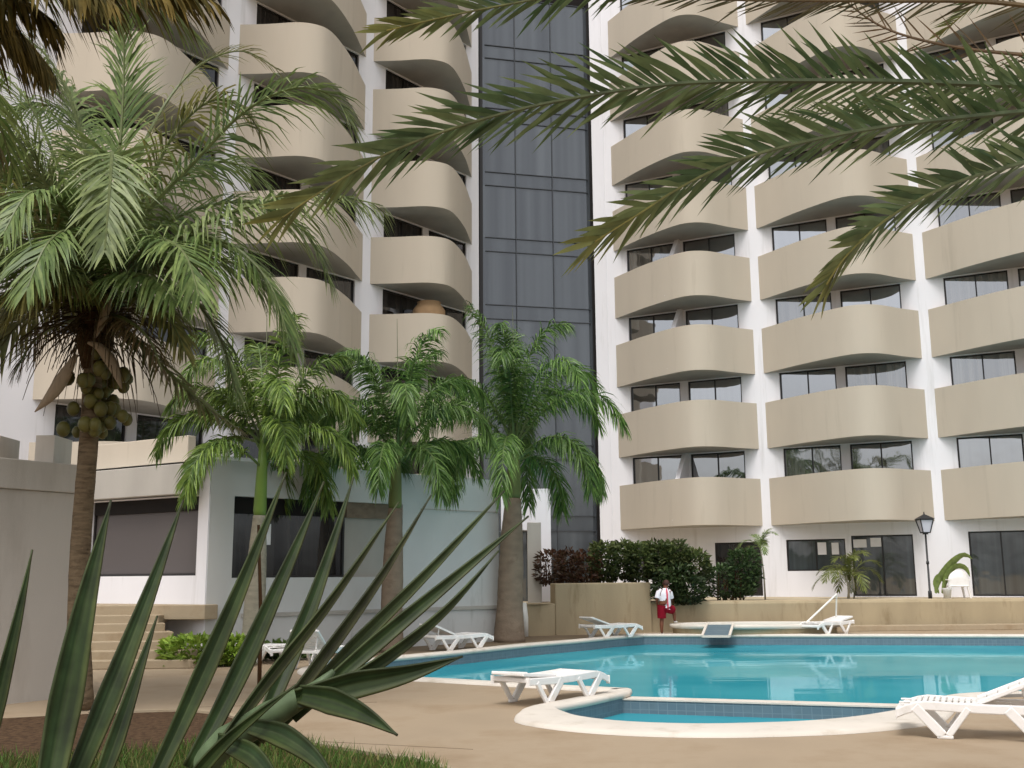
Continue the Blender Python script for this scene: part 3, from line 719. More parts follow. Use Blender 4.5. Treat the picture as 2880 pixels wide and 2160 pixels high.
royal(b3_, 5.6, 'thick trunked royal palm in front of the dark glass tower, rightmost of the three', 13, 0.36, 'trunk_brown', (0.2, 0, 0), ring_specs(3, 8, 8, 5), 1.6, 4.0, 0.78, 4.0)

# coconut palm at the left
cb = P(222, 1980, 15.6); cb.z = 0
cp = thing('coconut_palm', 'big coconut palm with hanging nuts and rough trunk at the left', 'palm tree', cb)
ct = D(208, 700, 15.6)
trunk_mesh([cb, cb.lerp(ct, .35) + V((-.08, 0, 0)), cb.lerp(ct, .7) + V((-.03, 0, 0)), ct], [0.21, 0.15, 0.14, 0.135, 0.15], 14, None, 0.02).build('trunk', 'trunk_coco', cp, True)
mb = MB(); mb.tube([ct - V((0, 0, .7)), ct - V((0, 0, .3)), ct + V((0, 0, .3)), ct + V((0, 0, .9))], [0.16, 0.27, 0.27, 0.12], 12); mb.build('crown_heart', 'fibre', cp, True)
rnd = random.Random(21)
GC1, GC2 = (.066, .115, .028), (.20, .265, .085)
def coco_frond(pix, L=0.95, n=86, droop=0.8, c=(GC1, GC2), ang=(68, 30), lift=8, wd=0.042, skip=0.1, tipc=None):
    mb = MB(); path = [D(x, y, 15.6 + dd) for x, y, dd in pix]
    frond_mesh(mb, path, L * 1.28, int(n * 1.3), rnd, ang, lift, droop * 1.15, wd * .98, c[0], c[1], tipc, 0.05, 0.01, None, 0, 0.14, (.16, .19, .07), 3, skip)
    mb.build('frond', 'palm_leaf', cp)
OL = ((.10, .11, .03), (.24, .22, .07)); LT = ((.10, .14, .045), (.23, .28, .11))
coco_frond([(215, 640, 0), (240, 480, .1), (262, 280, .2), (268, 110, .2), (262, 20, 0)], 0.8, 80, 0.5, ang=(45, 20))
coco_frond([(210, 640, 0), (200, 480, .4), (180, 300, .8), (140, 180, 1.1), (60, 110, 1.2)], 0.8, 80, 0.6)
coco_frond([(220, 630, 0), (300, 480, -.2), (420, 350, -.3), (530, 240, -.4), (640, 190, -.5), (725, 215, -.5), (778, 310, -.5)], 1.0, 90, 0.9, LT)
coco_frond([(222, 640, 0), (300, 520, .5), (430, 450, .9), (560, 440, 1.2), (660, 500, 1.3), (720, 620, 1.3)], 0.95, 90, 1.0)
coco_frond([(225, 650, 0), (300, 560, -.5), (400, 510, -1.0), (500, 530, -1.4), (580, 610, -1.6), (620, 720, -1.7)], 0.9, 86, 0.9)
coco_frond([(215, 640, 0), (225, 500, -.6), (238, 390, -1.2), (242, 330, -1.6), (236, 420, -2.2), (226, 540, -2.5)], 0.8, 80, 0.6, LT)
coco_frond([(205, 640, 0), (150, 480, -.4), (70, 360, -.8), (-40, 300, -1.0), (-160, 320, -1.2)], 0.95, 86, 0.8, LT)
coco_frond([(205, 645, 0), (130, 540, -.6), (30, 440, -1.1), (-80, 400, -1.4), (-180, 440, -1.6)], 0.95, 86, 0.8, OL)
coco_frond([(200, 650, 0), (120, 560, .4), (20, 510, .7), (-80, 520, .9), (-160, 600, 1)], 0.9, 86, 0.9)
coco_frond([(225, 660, 0), (330, 620, .4), (420, 650, .7), (480, 740, .9), (510, 850, .9)], 0.75, 76, 0.9)
coco_frond([(225, 680, 0), (300, 740, -.3), (370, 810, -.5), (450, 880, -.6), (520, 930, -.6)], 0.55, 70, 0.8, ((.08, .09, .03), (.17, .16, .07)))
coco_frond([(190, 670, 0), (110, 660, .3), (40, 700, .5), (-20, 780, .6)], 0.7, 70, 0.9, OL)
coco_frond([(225, 640, 0), (270, 440, .8), (330, 270, 1.4), (420, 150, 1.8), (520, 110, 2.0), (600, 150, 2.1)], 0.75, 80, 0.7, OL, skip=.25, wd=.025)
coco_frond([(215, 640, 0), (180, 520, -.7), (120, 430, -1.4), (60, 420, -2.0), (10, 500, -2.4)], 0.85, 80, 0.8)
coco_frond([(225, 650, 0), (290, 560, -.9), (350, 520, -1.6), (400, 550, -2.1), (430, 640, -2.4)], 0.85, 80, 0.8)
coco_frond([(230, 650, 0), (320, 560, 0), (430, 520, 0), (540, 560, 0), (610, 660, 0), (640, 780, 0)], 0.85, 80, 1.0)
coco_frond([(200, 640, 0), (130, 500, 0), (50, 390, 0), (-40, 350, 0), (-130, 380, 0)], 0.9, 80, 0.9)
coco_frond([(220, 640, 0), (280, 500, .6), (370, 400, 1), (470, 350, 1.3), (560, 380, 1.4), (620, 470, 1.4)], 0.9, 80, 0.9)
coco_frond([(210, 640, 0), (190, 560, -1.0), (150, 500, -1.8), (100, 530, -2.4), (60, 620, -2.7)], 0.8, 76, 0.8)
coco_frond([(215, 640, 0), (230, 460, .9), (200, 300, 1.5), (120, 230, 1.9), (30, 240, 2.1)], 0.85, 80, 0.8)
coco_frond([(200, 660, 0), (130, 620, 0), (60, 610, 0), (0, 650, 0), (-50, 740, 0)], 0.7, 70, 1.0, OL)
coco_frond([(225, 660, 0), (300, 640, -.4), (360, 680, -.7), (400, 760, -.9)], 0.6, 60, 1.0, OL)
coco_frond([(230, 650, 0), (330, 560, -.6), (450, 480, -1.0), (580, 435, -1.3), (700, 420, -1.5), (810, 440, -1.6)], 1.05, 90, 1.5, LT)
coco_frond([(228, 650, 0), (310, 590, .3), (420, 560, .6), (520, 575, .8), (600, 640, .9)], 1.0, 84, 1.4)
coco_frond([(205, 650, 0), (120, 600, -.8), (40, 570, -1.2), (-40, 590, -1.5)], .95, 76, 1.4)
coco_frond([(205, 660, 0), (150, 610, -.9), (90, 600, -1.4), (30, 640, -1.8)], .8, 70, 1.4, OL)
coco_frond([(222, 650, 0), (270, 600, -.9), (330, 600, -1.5), (380, 650, -1.9)], .8, 70, 1.4)
coco_frond([(205, 640, 0), (120, 450, .2), (20, 300, .4), (-80, 220, .5), (-180, 220, .5)], .95, 84, 1.0, LT)
coco_frond([(205, 640, 0), (100, 520, .8), (0, 420, 1.2), (-120, 380, 1.4)], 1.0, 84, 1.2, OL)
coco_frond([(200, 660, 0), (90, 640, -.5), (0, 680, -.8), (-70, 760, -.9)], .8, 76, 1.4, OL)
coco_frond([(215, 640, 0), (200, 420, 0), (160, 240, 0), (100, 120, 0), (20, 60, 0)], .9, 84, .8, LT)
coco_frond([(222, 640, 0), (300, 450, 0), (370, 300, 0), (450, 220, 0), (520, 230, 0), (570, 300, 0)], .85, 84, 1.2, OL)
coco_frond([(205, 650, 0), (130, 560, .3), (50, 520, .5), (-30, 550, .6), (-90, 640, .6)], 1.05, 84, 1.6, LT)
coco_frond([(205, 640, 0), (110, 400, -.6), (10, 250, -1), (-90, 170, -1.2)], 1.0, 84, 1.2, LT)
coco_frond([(205, 640, 0), (140, 400, .9), (60, 220, 1.5), (-40, 120, 1.8)], 1.0, 84, 1.0)
coco_frond([(200, 650, 0), (80, 560, -1.4), (-40, 520, -2), (-140, 560, -2.2)], 1.0, 84, 1.5, LT)
coco_frond([(205, 645, 0), (110, 470, 1.4), (30, 380, 2.0), (-60, 360, 2.3)], 1.0, 84, 1.4)
DRY = ((.06, .042, .02), (.15, .105, .05))
for pix in ([(200, 670, 0), (120, 640, -.4), (40, 650, -.7), (-30, 720, -.8)], [(225, 670, 0), (300, 650, .3), (370, 670, .5), (430, 720, .5)], [(215, 670, 0), (170, 620, -.9), (110, 620, -1.5), (60, 670, -1.8)],
            [(225, 680, 0), (270, 690, -.7), (320, 730, -1.1), (350, 800, -1.2)], [(200, 690, 0), (130, 700, .4), (70, 740, .6), (30, 810, .6)], [(215, 650, 0), (260, 580, -.5), (320, 560, -.8), (385, 590, -.9)]):
    coco_frond(pix, .5, 60, 1.2, DRY, wd=.022, skip=.3)
def leafbract(pix, r, name, m, off=0):
    mb = MB(); pts = resample(catmull([D(x, y, 15.4 + off) for x, y in pix], 5), 12)
    mb.tube(pts, [r * max(0.08, math.sin(math.pi * (0.08 + 0.9 * i / 11))) for i in range(12)], 8); mb.build(name, m, cp, True)
leafbract([(190, 740), (215, 750), (245, 790), (262, 840)], 0.085, 'spathe', 'spathe', -.35)
leafbract([(165, 765), (140, 810), (110, 855), (75, 890)], 0.10, 'spathe', 'spathe', -.3)
leafbract([(205, 730), (222, 690), (236, 640), (240, 600)], 0.07, 'spathe', 'spathe', -.35)
for k in range(46):
    a = rnd.uniform(0, 6.28); rr = rnd.uniform(.2, .46); z = rnd.uniform(-1.65, -.55)
    cx = rnd.choice((-.04, .08, .3)); p = ct + V((math.cos(a) * rr * .75 + cx, math.sin(a) * rr - .05, z))
    bm = bmesh.new(); bmesh.ops.create_icosphere(bm, subdivisions=2, radius=rnd.uniform(.075, .11))
    me = bpy.data.meshes.new('coconut')
    for v in bm.verts: v.co.z *= 1.22
    for f in bm.faces: f.smooth = True
    bm.to_mesh(me); bm.free(); me.materials.append(MATS['coconut'])
    o = bpy.data.objects.new('coconut', me); COL.objects.link(o); o.parent = cp; o.matrix_parent_inverse = Matrix.Translation(-cp.location); o.location = p
mb = MB()
for k in range(170):      # hanging flower stalks and dry fibre below the crown
    a = rnd.uniform(0, 6.28); p = ct + V((math.cos(a) * .18, math.sin(a) * .18, rnd.uniform(-.2, .3)))
    az = rnd.uniform(0, 6.28); path = arc_path(p, az, R(rnd.uniform(-25, 50)), rnd.uniform(.6, 1.9), rnd.uniform(.25, .6), 6)
    mb.tube(path, [.014, .012, .01, .009, .007, .006, .004], 4, (.09, .065, .035))
mb.build('flower_stalk', 'dry_leaf', cp)

# dry fronds of a second palm that hang into the top left corner
tb = V((-5.6, 7.6, 0))
tp = thing('leaning_palm', 'palm with olive brown drooping fronds in the top left corner', 'palm tree', tb)
trunk_mesh([tb, tb + V((.1, 0, 2.6)), tb + V((.5, 0, 5.6))], [0.2, 0.16, 0.15], 12, None, .02).build('trunk', 'trunk_coco', tp, True)
tt_ = tb + V((.5, 0, 5.7)); rnd = random.Random(31)
OB = ((.05, .045, .012), (.16, .115, .03))
for pix, dr in (([(-420, -180, 0), (-200, -160, .1), (60, -105, 0), (280, -50, -.2), (450, -5, -.3)], 1.6),
            ([(-420, -180, 0), (-260, -100, .2), (-100, -20, .4), (30, 60, .5), (110, 150, .5)], 1.6),
            ([(-420, -180, 0), (-180, -190, .5), (120, -160, .8), (300, -90, .9), (400, -30, .9)], 1.5),
            ([(-420, -180, 0), (-250, -190, -.3), (-60, -140, -.6), (120, -70, -.8), (240, 0, -.9)], 1.5),
            ([(-420, -180, 0), (-260, -160, -.2), (-120, -90, -.3), (20, -20, -.4), (120, 50, -.4)], 1.6),
            ([(-420, -180, 0), (-300, -60, .2), (-180, 60, .3), (-80, 180, .3), (-10, 300, .3)], 1.2)):
    mb = MB(); path = [D(x, y, 7.4 + dd) for x, y, dd in pix]; path[0] = tt_
    frond_mesh(mb, path, 0.85, 150, rnd, (62, 28), -12, dr, 0.04, OB[0], OB[1], None, 0.035, 0.008, None, 0, 0.1, (.13, .1, .03)); mb.build('frond', 'dry_leaf', tp)
for az, el in ((150, 40), (210, 30), (270, 35), (90, 50), (30, 60)):
    mb = MB(); frond_mesh(mb, arc_path(tt_, R(az), R(el), 3.2, .25), 0.7, 60, rnd, (62, 28), 5, 1.0, 0.034, GC1, GC2, None, .035, .008); mb.build('frond', 'palm_leaf', tp)

# date palm, trunk outside the right edge, fronds across the top right
DC = D(2900, 140, 6.0); db = V((DC.x + .1, DC.y + .1, 0))
dp = thing('date_palm', 'date palm reaching long feathery fronds across the upper right', 'palm tree', db)
trunk_mesh([db, db + V((0, 0, DC.z * .5)), DC], [0.26, 0.2, 0.2, 0.24], 14, None, .05).build('trunk', 'trunk_coco', dp, True)
rnd = random.Random(41)
DG = ((.042, .08, .032), (.15, .20, .09)); YT = (.24, .2, .035)
def date_frond(pix, L, n=96, c=DG, tipc=YT, droop=0.16, ang=(54, 24), lift=18, wd=0.029, skip=0.04, rc=(.10, .13, .06), r0=0.026, base=6.0, start=.22):
    mb = MB(); path = [DC] + [D(x, y, base + dd) for x, y, dd in pix]
    frond_mesh(mb, path, L * 1.0, int(n * 1.3), rnd, ang, lift, droop, wd, c[0], c[1], tipc, r0, 0.005, lambda q: (0.55 + .45 * min(1, q * 4)) * (1 - .42 * max(0, q - .7) / .3), 0, start, rc, 3, skip, V((-.15, .66, .72)))
    return mb.build('frond', 'palm_leaf', dp)
date_frond([(2500, 172, 0), (2212, 183, -.1), (1900, 175, -.2), (1500, 178, -.3), (1250, 210, -.4), (1050, 255, -.5), (850, 325, -.6), (700, 410, -.7), (610, 470, -.75)], 0.42, 130)
date_frond([(2500, 215, -.3), (2212, 240, -.5), (1900, 275, -.7), (1650, 328, -.9), (1500, 388, -1.0), (1380, 462, -1.1), (1285, 522, -1.15)], 0.38, 110)
date_frond([(2500, 270, -.6), (2212, 350, -.9), (2050, 400, -1.1), (1920, 470, -1.2), (1830, 550, -1.3), (1785, 615, -1.3)], 0.36, 96)
date_frond([(2500, -40, .2), (2000, -110, .3), (1500, -70, .3), (1200, -10, .2), (1000, 28, .1), (835, 66, 0)], 0.36, 110)
date_frond([(2600, 140, .5), (2212, 118, .8), (2030, 95, .9), (1900, 55, 1.0), (1800, -20, 1.0)], 0.32, 54, ((.10, .07, .04), (.16, .10, .05)), None, 0.03, (62, 30), 30, .012, .35, (.16, .1, .05))
date_frond([(2600, 90, .5), (2200, 10, .7), (1900, 2, .8), (1600, 0, .8), (1340, -10, .8)], 0.30, 90, ((.05, .06, .03), (.13, .11, .06)), None, 0.05, (48, 24), 15, .016, .15, (.16, .11, .05))
date_frond([(2600, 160, .6), (2300, 150, .9), (2050, 200, 1.1), (1880, 235, 1.2), (1700, 250, 1.3)], 0.26, 60, DG, None, 0.1, (50, 25), 10, .016, .2)
for az, el in ((-60, 40), (0, 35), (60, 45), (120, 60), (-20, 65), (30, 15)):
    mb = MB(); frond_mesh(mb, arc_path(DC, R(az), R(el), 3.4, .2), 0.4, 80, rnd, (50, 24), 22, .1, .02, DG[0], DG[1], YT, .026, .005); mb.build('frond', 'palm_leaf', dp)

# agave in the foreground
ab = V((-1.35, 4.4, 0.0))
ag = thing('agave_plant', 'large agave with long sword leaves fanning out in the left foreground', 'agave', ab)
rnd = random.Random(51)
def agave_leaf(pix, wpx, Y0, Y1, tint=1.0, roll=0.0, brown=0.0, bow=0.0):
    pts = [D(x, y, Y0 + (Y1 - Y0) * i / (len(pix) - 1) + bow * math.sin(math.pi * i / (len(pix) - 1))) for i, (x, y) in enumerate(pix)]
    n = 30; pts = resample(catmull(pts, 8), n); mb = MB(); prev = None; lane = [rnd.uniform(.72, 1.28) for j in range(15)]
    for i in range(n):
        t = i / (n - 1); p = pts[i]; T = (pts[min(i + 1, n - 1)] - pts[max(i - 1, 0)]).normalized()
        view = (p - CAM).normalized(); S = T.cross(view).normalized(); Nn = S.cross(T)
        q = Matrix.Rotation(roll, 3, T); S = q @ S; Nn = q @ Nn
        wv = (0.7 + 0.3 * min(1, t * 3)) * (1 - max(0, (t - .3) / .7) ** 1.45) * wpx * 0.67 * 1.302 / 3000 * (Y0 * .5 + Y1 * .5) / 2
        wv = max(wv, 0.0025)
        k = 1.0
        base = mixc((.028, .066, .028), (.052, .088, .042), .3 + .35 * noise.noise(V((t * 5, wpx, 0))))
        base = tuple(c * tint * q_ for c, q_ in zip(base, (.58, .47, .26)))
        if brown: base = mixc(base, (.055, .042, .022), brown)
        if t > .93: base = mixc(base, (.015, .012, .01), min(1, (t - .93) * 16))
        pale = mixc(base, (.09, .12, .05), .5 * (1 - t * .7))
        edge = mixc(base, (.07, .07, .02), .5)
        key = [(-1, .34, edge), (-.55, .08, base), (-.08, -.05, base), (0.06, -.10, pale), (.22, -.02, mixc(base, (.018, .04, .014), .5)), (.62, .10, mixc(base, (.016, .034, .012), .55)), (1, .36, mixc(edge, (.02, .04, .015), .4))]
        prof = []
        for j in range(15):
            xa = -1 + 2 * j / 14
            for k0, k1 in zip(key, key[1:]):
                if k0[0] <= xa <= k1[0] + 1e-6:
                    q = (xa - k0[0]) / (k1[0] - k0[0]); prof.append((xa, k0[1] + (k1[1] - k0[1]) * q, tuple(c * lane[j] * (1 + .18 * noise.noise(V((j * 3.1, t * 9, wpx)))) for c in mixc(k0[2], k1[2], q)))); break
        cur = [mb.add(p + S * (a * wv) - Nn * (h * wv), c) for a, h, c in prof]
        if prev:
            for j in range(len(cur) - 1): mb.face(prev[j], prev[j + 1], cur[j + 1], cur[j])
        prev = cur
    o = mb.build('leaf', 'agave_leaf', ag, True)
    sm = o.modifiers.new('thickness', 'SOLIDIFY'); sm.thickness = 0.008; sm.offset = 0
agave_leaf([(-40, 1680), (0, 1500), (40, 1330), (70, 1187)], 46, 4.4, 4.5, .95)
agave_leaf([(95, 1760), (130, 1570), (185, 1300), (240, 1080)], 100, 4.2, 4.5, 1.15, .1)
agave_leaf([(130, 1760), (230, 1520), (320, 1290), (396, 1080)], 72, 4.3, 4.7, 1.0, -.1)
agave_leaf([(190, 1760), (250, 1600), (300, 1450), (340, 1330)], 52, 4.0, 4.2, .8)
agave_leaf([(330, 1690), (410, 1520), (520, 1270), (618, 1020)], 62, 4.2, 4.5, .95, .05)
agave_leaf([(410, 1660), (500, 1490), (610, 1250), (700, 1040)], 62, 4.25, 4.6, 1.05, -.05)
agave_leaf([(545, 1610), (610, 1460), (690, 1260), (764, 1030)], 54, 4.3, 4.8, 1.0)
agave_leaf([(455, 1640), (570, 1480), (720, 1290), (862, 1085)], 44, 4.15, 4.5, 1.05, .5, .35)
agave_leaf([(560, 1600), (690, 1430), (820, 1250), (932, 1070)], 44, 4.2, 4.6, .95, .45, .45)
agave_leaf([(590, 1580), (760, 1400), (930, 1230), (1090, 1060)], 46, 4.25, 4.8, 1.25, .3, .1)
agave_leaf([(630, 1550), (800, 1400), (980, 1250), (1142, 1115)], 52, 4.2, 4.6, 1.15, .1)
agave_leaf([(660, 1520), (820, 1430), (960, 1320), (1078, 1190)], 44, 4.1, 4.4, .8, .5)
agave_leaf([(640, 1510), (760, 1480), (880, 1455), (1000, 1418)], 84, 4.1, 4.2, .85, .15)
agave_leaf([(650, 1500), (720, 1515), (790, 1545), (858, 1588)], 82, 4.1, 3.8, 1.0, .1)
agave_leaf([(545, 1570), (610, 1590), (680, 1640), (740, 1720)], 72, 4.1, 3.7, 1.0, -.1)
agave_leaf([(470, 1600), (540, 1630), (590, 1690), (640, 1780)], 66, 4.1, 3.7, .95)
agave_leaf([(360, 1750), (470, 1620), (560, 1540), (640, 1480)], 44, 4.0, 4.0, 1.4, .2)
mb = MB(); q = [ab, V((ab.x + .05, ab.y, .5)), D(440, 1660, 4.3), D(560, 1560, 4.22), D(680, 1490, 4.15), D(720, 1450, 4.12)]
mb.tube(resample(catmull(q, 5), 18), [.10] * 7 + [.07] * 4 + [.055] * 4 + [.045, .03, .01], 10, (.085, .12, .06)); mb.build('stem', 'agave_leaf', ag, True)
mb = MB(); s2 = [V((ab.x - .2, ab.y + .1, 0)), D(170, 1760, 4.3), D(150, 1690, 4.3)]; s2[0] = V((s2[1].x, s2[1].y, 0)); mb.tube(s2, [.12, .11, .05], 10, (.085, .11, .06)); mb.build('stem', 'agave_leaf', ag, True)

# leafy shrubs and hedge
def bush(name, label, cat, boxes, nleaf, size, c1, c2, seed, red=0.0, group=None, stems=True):
    rnd = random.Random(seed); mb = MB()
    ce = sum((V(b[0]) for b in boxes), V()) / len(boxes); base = V((ce.x, ce.y, min(b[0][2] - b[1][2] for b in boxes)))
    t = thing(name, label, cat, base, group)
    for i in range(nleaf):
        c, h = boxes[rnd.randrange(len(boxes))][:2]
        while True:
            q = V((rnd.uniform(-1, 1), rnd.uniform(-1, 1), rnd.uniform(-1, 1)))
            e = (abs(q.x) ** 3 + abs(q.y) ** 3 + abs(q.z) ** 3)
            if .25 < e < 1: break
        p = V((c[0] + q.x * h[0], c[1] + q.y * h[1], c[2] + q.z * h[2]))
        p += V((1, 1, 1)) * noise.noise(p * 1.7) * .14
        d = (V((q.x, q.y, abs(q.z) * .6 + .3)) + V((rnd.uniform(-1, 1), rnd.uniform(-1, 1), rnd.uniform(-.8, 1))) * .9).normalized()
        S = d.cross(V((rnd.uniform(-1, 1), rnd.uniform(-1, 1), rnd.uniform(-1, 1)))).normalized()
        l = size * rnd.uniform(.7, 1.3); ww = l * .2
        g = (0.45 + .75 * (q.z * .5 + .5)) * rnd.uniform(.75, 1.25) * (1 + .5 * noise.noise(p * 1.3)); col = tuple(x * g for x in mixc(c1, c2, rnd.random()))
        if red and q.x < red: col = mixc(col, (.10 * g, .035 * g, .02 * g), rnd.uniform(.3, .9))
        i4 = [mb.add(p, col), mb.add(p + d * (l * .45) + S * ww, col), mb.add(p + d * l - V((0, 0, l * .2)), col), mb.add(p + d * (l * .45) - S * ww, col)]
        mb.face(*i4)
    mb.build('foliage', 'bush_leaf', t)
    if stems:
        mb = MB()
        for k in range(10):
            c, h = boxes[rnd.randrange(len(boxes))][:2]
            b_ = V((c[0] + rnd.uniform(-.6, .6) * h[0], c[1] + rnd.uniform(-.3, .3) * h[1], base.z)); mb.tube([b_, V((b_.x + rnd.uniform(-.2, .2), b_.y, c[2] + h[2] * .4))], [.03, .012], 5)
        mb.build('stem', 'stake', t)
    return t
hA = P(1548, 1600, 35.2); hB = P(1950, 1600, 36.0)
bx = []
for i in range(9):
    f = i / 8; c = hA.lerp(hB, f); bx.append(((c.x, c.y, 2.12 + (.1 if 2 < i < 8 else -.08)), (0.46, 0.65, 0.62 + (.06 if 2 < i < 8 else -.05))))
bush('hedge', 'long dense dark green hedge with a reddish left end on the planter wall', 'hedge', bx[3:], 6500, .2, (.035, .055, .014), (.10, .12, .035), 61)
bush('croton_shrub', 'dark reddish shrub at the left end of the long hedge beside the white entrance', 'shrub', bx[:3], 1800, .18, (.05, .03, .014), (.075, .06, .02), 62, 2)
c = P(1905, 1640, 35.2); bush('shrub', 'bushy dark green shrub directly behind the person, below the hedge', 'shrub', [((c.x, c.y, 1.5), (.72, .5, .62)), ((c.x + .35, c.y, 1.25), (.5, .4, .4)), ((c.x - .3, c.y, 1.3), (.5, .4, .4))], 2300, .18, (.024, .04, .012), (.06, .09, .028), 63)
c = P(2055, 1640, 36.4); bush('shrub', 'green shrub against the dark ground floor door, right of the person', 'shrub', [((c.x, c.y, 1.55), (.8, .5, .65)), ((c.x + .45, c.y, 1.9), (.5, .4, .75))], 2300, .17, (.026, .05, .014), (.06, .10, .03), 64)
c = P(548, 1815, 23.0); bush('fern_clump', 'bright lime green ferny clump at the foot of the grey trunked palm', 'fern', [((c.x, c.y, .3), (.62, .4, .3)), ((c.x + .7, c.y + .1, .25), (.45, .35, .26))], 1500, .22, (.17, .28, .03), (.32, .44, .07), 65, stems=False)
c = P(775, 1822, 24.6); bush('ground_plant', 'low dark leafy plant between the two white loungers and the pavilion wall', 'plant', [((c.x, c.y, .16), (.75, .3, .18))], 700, .18, (.06, .10, .02), (.12, .18, .04), 66, stems=False)

def smallpalm(name, label, base, h, fr, seed, L=.32, ln=1.0, trunk=.03, c=(GC1, GC2), wd=.025, stems=1):
    rnd = random.Random(seed); t = thing(name, label, 'palm', base)
    for s in range(stems):
        b = base + V((rnd.uniform(-.1, .1), rnd.uniform(-.1, .1), 0)) * (stems > 1); top = b + V((rnd.uniform(-.08, .08), 0, h * rnd.uniform(.85, 1)))
        mb = MB(); mb.tube([b, b.lerp(top, .5) + V((.03, 0, 0)), top], [trunk * 1.1, trunk, trunk * .8], 8); mb.build('trunk', 'trunk_grey', t, True)
        for k in range(fr // stems):
            mb = MB(); frond_mesh(mb, arc_path(top, 6.28 * k / (fr // stems) + rnd.uniform(-.3, .3), R(rnd.uniform(25, 78)), ln * rnd.uniform(.8, 1.1), rnd.uniform(.2, .38)), L, 30, rnd, (60, 30), 12, .6, wd, c[0], c[1], None, .015, .004); mb.build('frond', 'palm_leaf', t)
c = P(2152, 1676, 36.8); smallpalm('young_palm', 'thin young palm with slim bare stem against the white wall', V((c.x, c.y, .95)), 1.75, 7, 71, .3, .95, .028)
c = P(2392, 1673, 37.4); smallpalm('areca_palm', 'feathery yellow green areca palm in front of the sliding door', V((c.x, c.y, .95)), .9, 16, 72, .42, 1.35, .035, ((.08, .11, .02), (.18, .2, .05)), .028, 3)

# broad curved leaf plant and white chair near the lamp
bp_ = P(2648, 1672, 37.0); bt = thing('banana_plant', 'arching broad green leaf plant beside the street lamp', 'plant', V((bp_.x, bp_.y, .95)))
for pix, wpx in (([(2632, 1668), (2640, 1630), (2680, 1580), (2712, 1560), (2734, 1572)], 26), ([(2650, 1668), (2665, 1615), (2690, 1592), (2716, 1598), (2728, 1622)], 20), ([(2640, 1668), (2630, 1640), (2640, 1618), (2655, 1640)], 14)):
    mb = MB(); pts = resample(catmull([P(x, y, 37.0 + i * .05) for i, (x, y) in enumerate(pix)], 5), 14); prev = None
    for i, p in enumerate(pts):
        t = i / 13; T = (pts[min(i + 1, 13)] - pts[max(i - 1, 0)]).normalized(); S = T.cross(V((0, 1, .6))).normalized()
        wv = wpx / 3000 * 37 / 2 * max(.05, math.sin(math.pi * min(1, .05 + t * .95)) ** .7); col = mixc((.14, .2, .04), (.2, .26, .07), t)
        cur = [mb.add(p - S * wv, col), mb.add(p + V((0, -.03, -.02)), (.2, .25, .08)), mb.add(p + S * wv, col)]
        if prev:
            for j in range(2): mb.face(prev[j], prev[j + 1], cur[j + 1], cur[j])
        prev = cur
    mb.build('leaf', 'palm_leaf', bt, True)
ch = P(2698, 1674, 36.9); cw_ = thing('plastic_chair', 'white moulded plastic chair with rounded back between the lamp and the wide sliding door', 'chair', V((ch.x, ch.y, .95)))
cx, cy, cz = ch.x, ch.y, .95
mb = MB(); seg = 16
for side in (0.0, 0.03):
    pass
rows = []
for i in range(seg + 1):
    a = math.pi * i / seg; x = -.36 * math.cos(a); zt = .52 + .42 * math.sin(a) ** .75
    rows.append([mb.add((cx + x, cy - .10 + .05 * (1 - math.sin(a)), cz + z_)) for z_ in (.38, .38 + (zt - .38) * .5, zt)] + [mb.add((cx + x, cy - .07 + .05 * (1 - math.sin(a)), cz + z_)) for z_ in (zt, .38)])
for a, b in zip(rows, rows[1:]):
    for j in range(4): mb.face(a[j], b[j], b[j + 1], a[j + 1])
mb.build('backrest', 'plastic', cw_, True)
mb = MB(); mb.box((cx, cy + .16, cz + .41), (.62, .55, .04)); mb.build('seat', 'plastic', cw_, bevel=.015)
for sx in (-1, 1):
    for sy in (0, 1):
        mb = MB(); mb.tube([(cx + sx * .29, cy - .05 + sy * .45, cz + .42), (cx + sx * .35, cy - .1 + sy * .52, cz)], [.045, .03], 6); mb.build('leg', 'plastic', cw_)
    mb = MB(); mb.tube([(cx + sx * .35, cy - .08, cz + .62), (cx + sx * .37, cy + .2, cz + .62), (cx + sx * .33, cy + .4, cz + .4)], [.03, .03, .025], 6); mb.build('armrest', 'plastic', cw_)
mb = MB(); c = P(2664, 1672, 36.75); t = thing('plant_pot', 'small grey flower pot between the lamp pole and the white chair', 'pot', V((c.x, c.y, .95)))
mb.tube([V((c.x, c.y, .95)), V((c.x, c.y, 1.25)), V((c.x, c.y, 1.3))], [.1, .15, .17], 12); mb.build('body', 'pot', t, True)
mb = MB(); mb.tube([V((c.x, c.y, 1.301)), V((c.x, c.y, 1.306))], [.14, .14], 12); mb.build('soil', 'soil', t)

# lamp post
lp = P(2616, 1674, 36.9); lt = P(2612, 1488, 36.9); lamp = thing('street_lamp', 'slim black lamp post with a lantern head in front of the white pier', 'street lamp', V((lp.x, lp.y, .95)))
mb = MB(); z0, z1 = .95, lt.z - .12; x, y = lp.x, lp.y
mb.tube([(x, y, z0), (x, y, z0 + .25), (x, y, z0 + .27), (x, y, z1)], [.07, .06, .035, .03], 10); mb.tube([(x, y, z0 + 1.15), (x, y, z0 + 1.25)], .05, 10); mb.build('pole', 'black_metal', lamp, True)
mb = MB(); zl = z1; hw0, hw1, hh = .12, .22, .44
for sx in (-1, 1):
    for sy in (-1, 1): mb.bar((x + sx * hw0, y + sy * hw0, zl), (x + sx * hw1, y + sy * hw1, zl + hh), .03, .03, V((0, 1, 0)))
for hw, z in ((hw0, zl), (hw1, zl + hh)):
    for sx in (-1, 1): mb.bar((x + sx * hw, y - hw, z), (x + sx * hw, y + hw, z), .035, .035); mb.bar((x - hw, y + sx * hw, z), (x + hw, y + sx * hw, z), .035, .035)
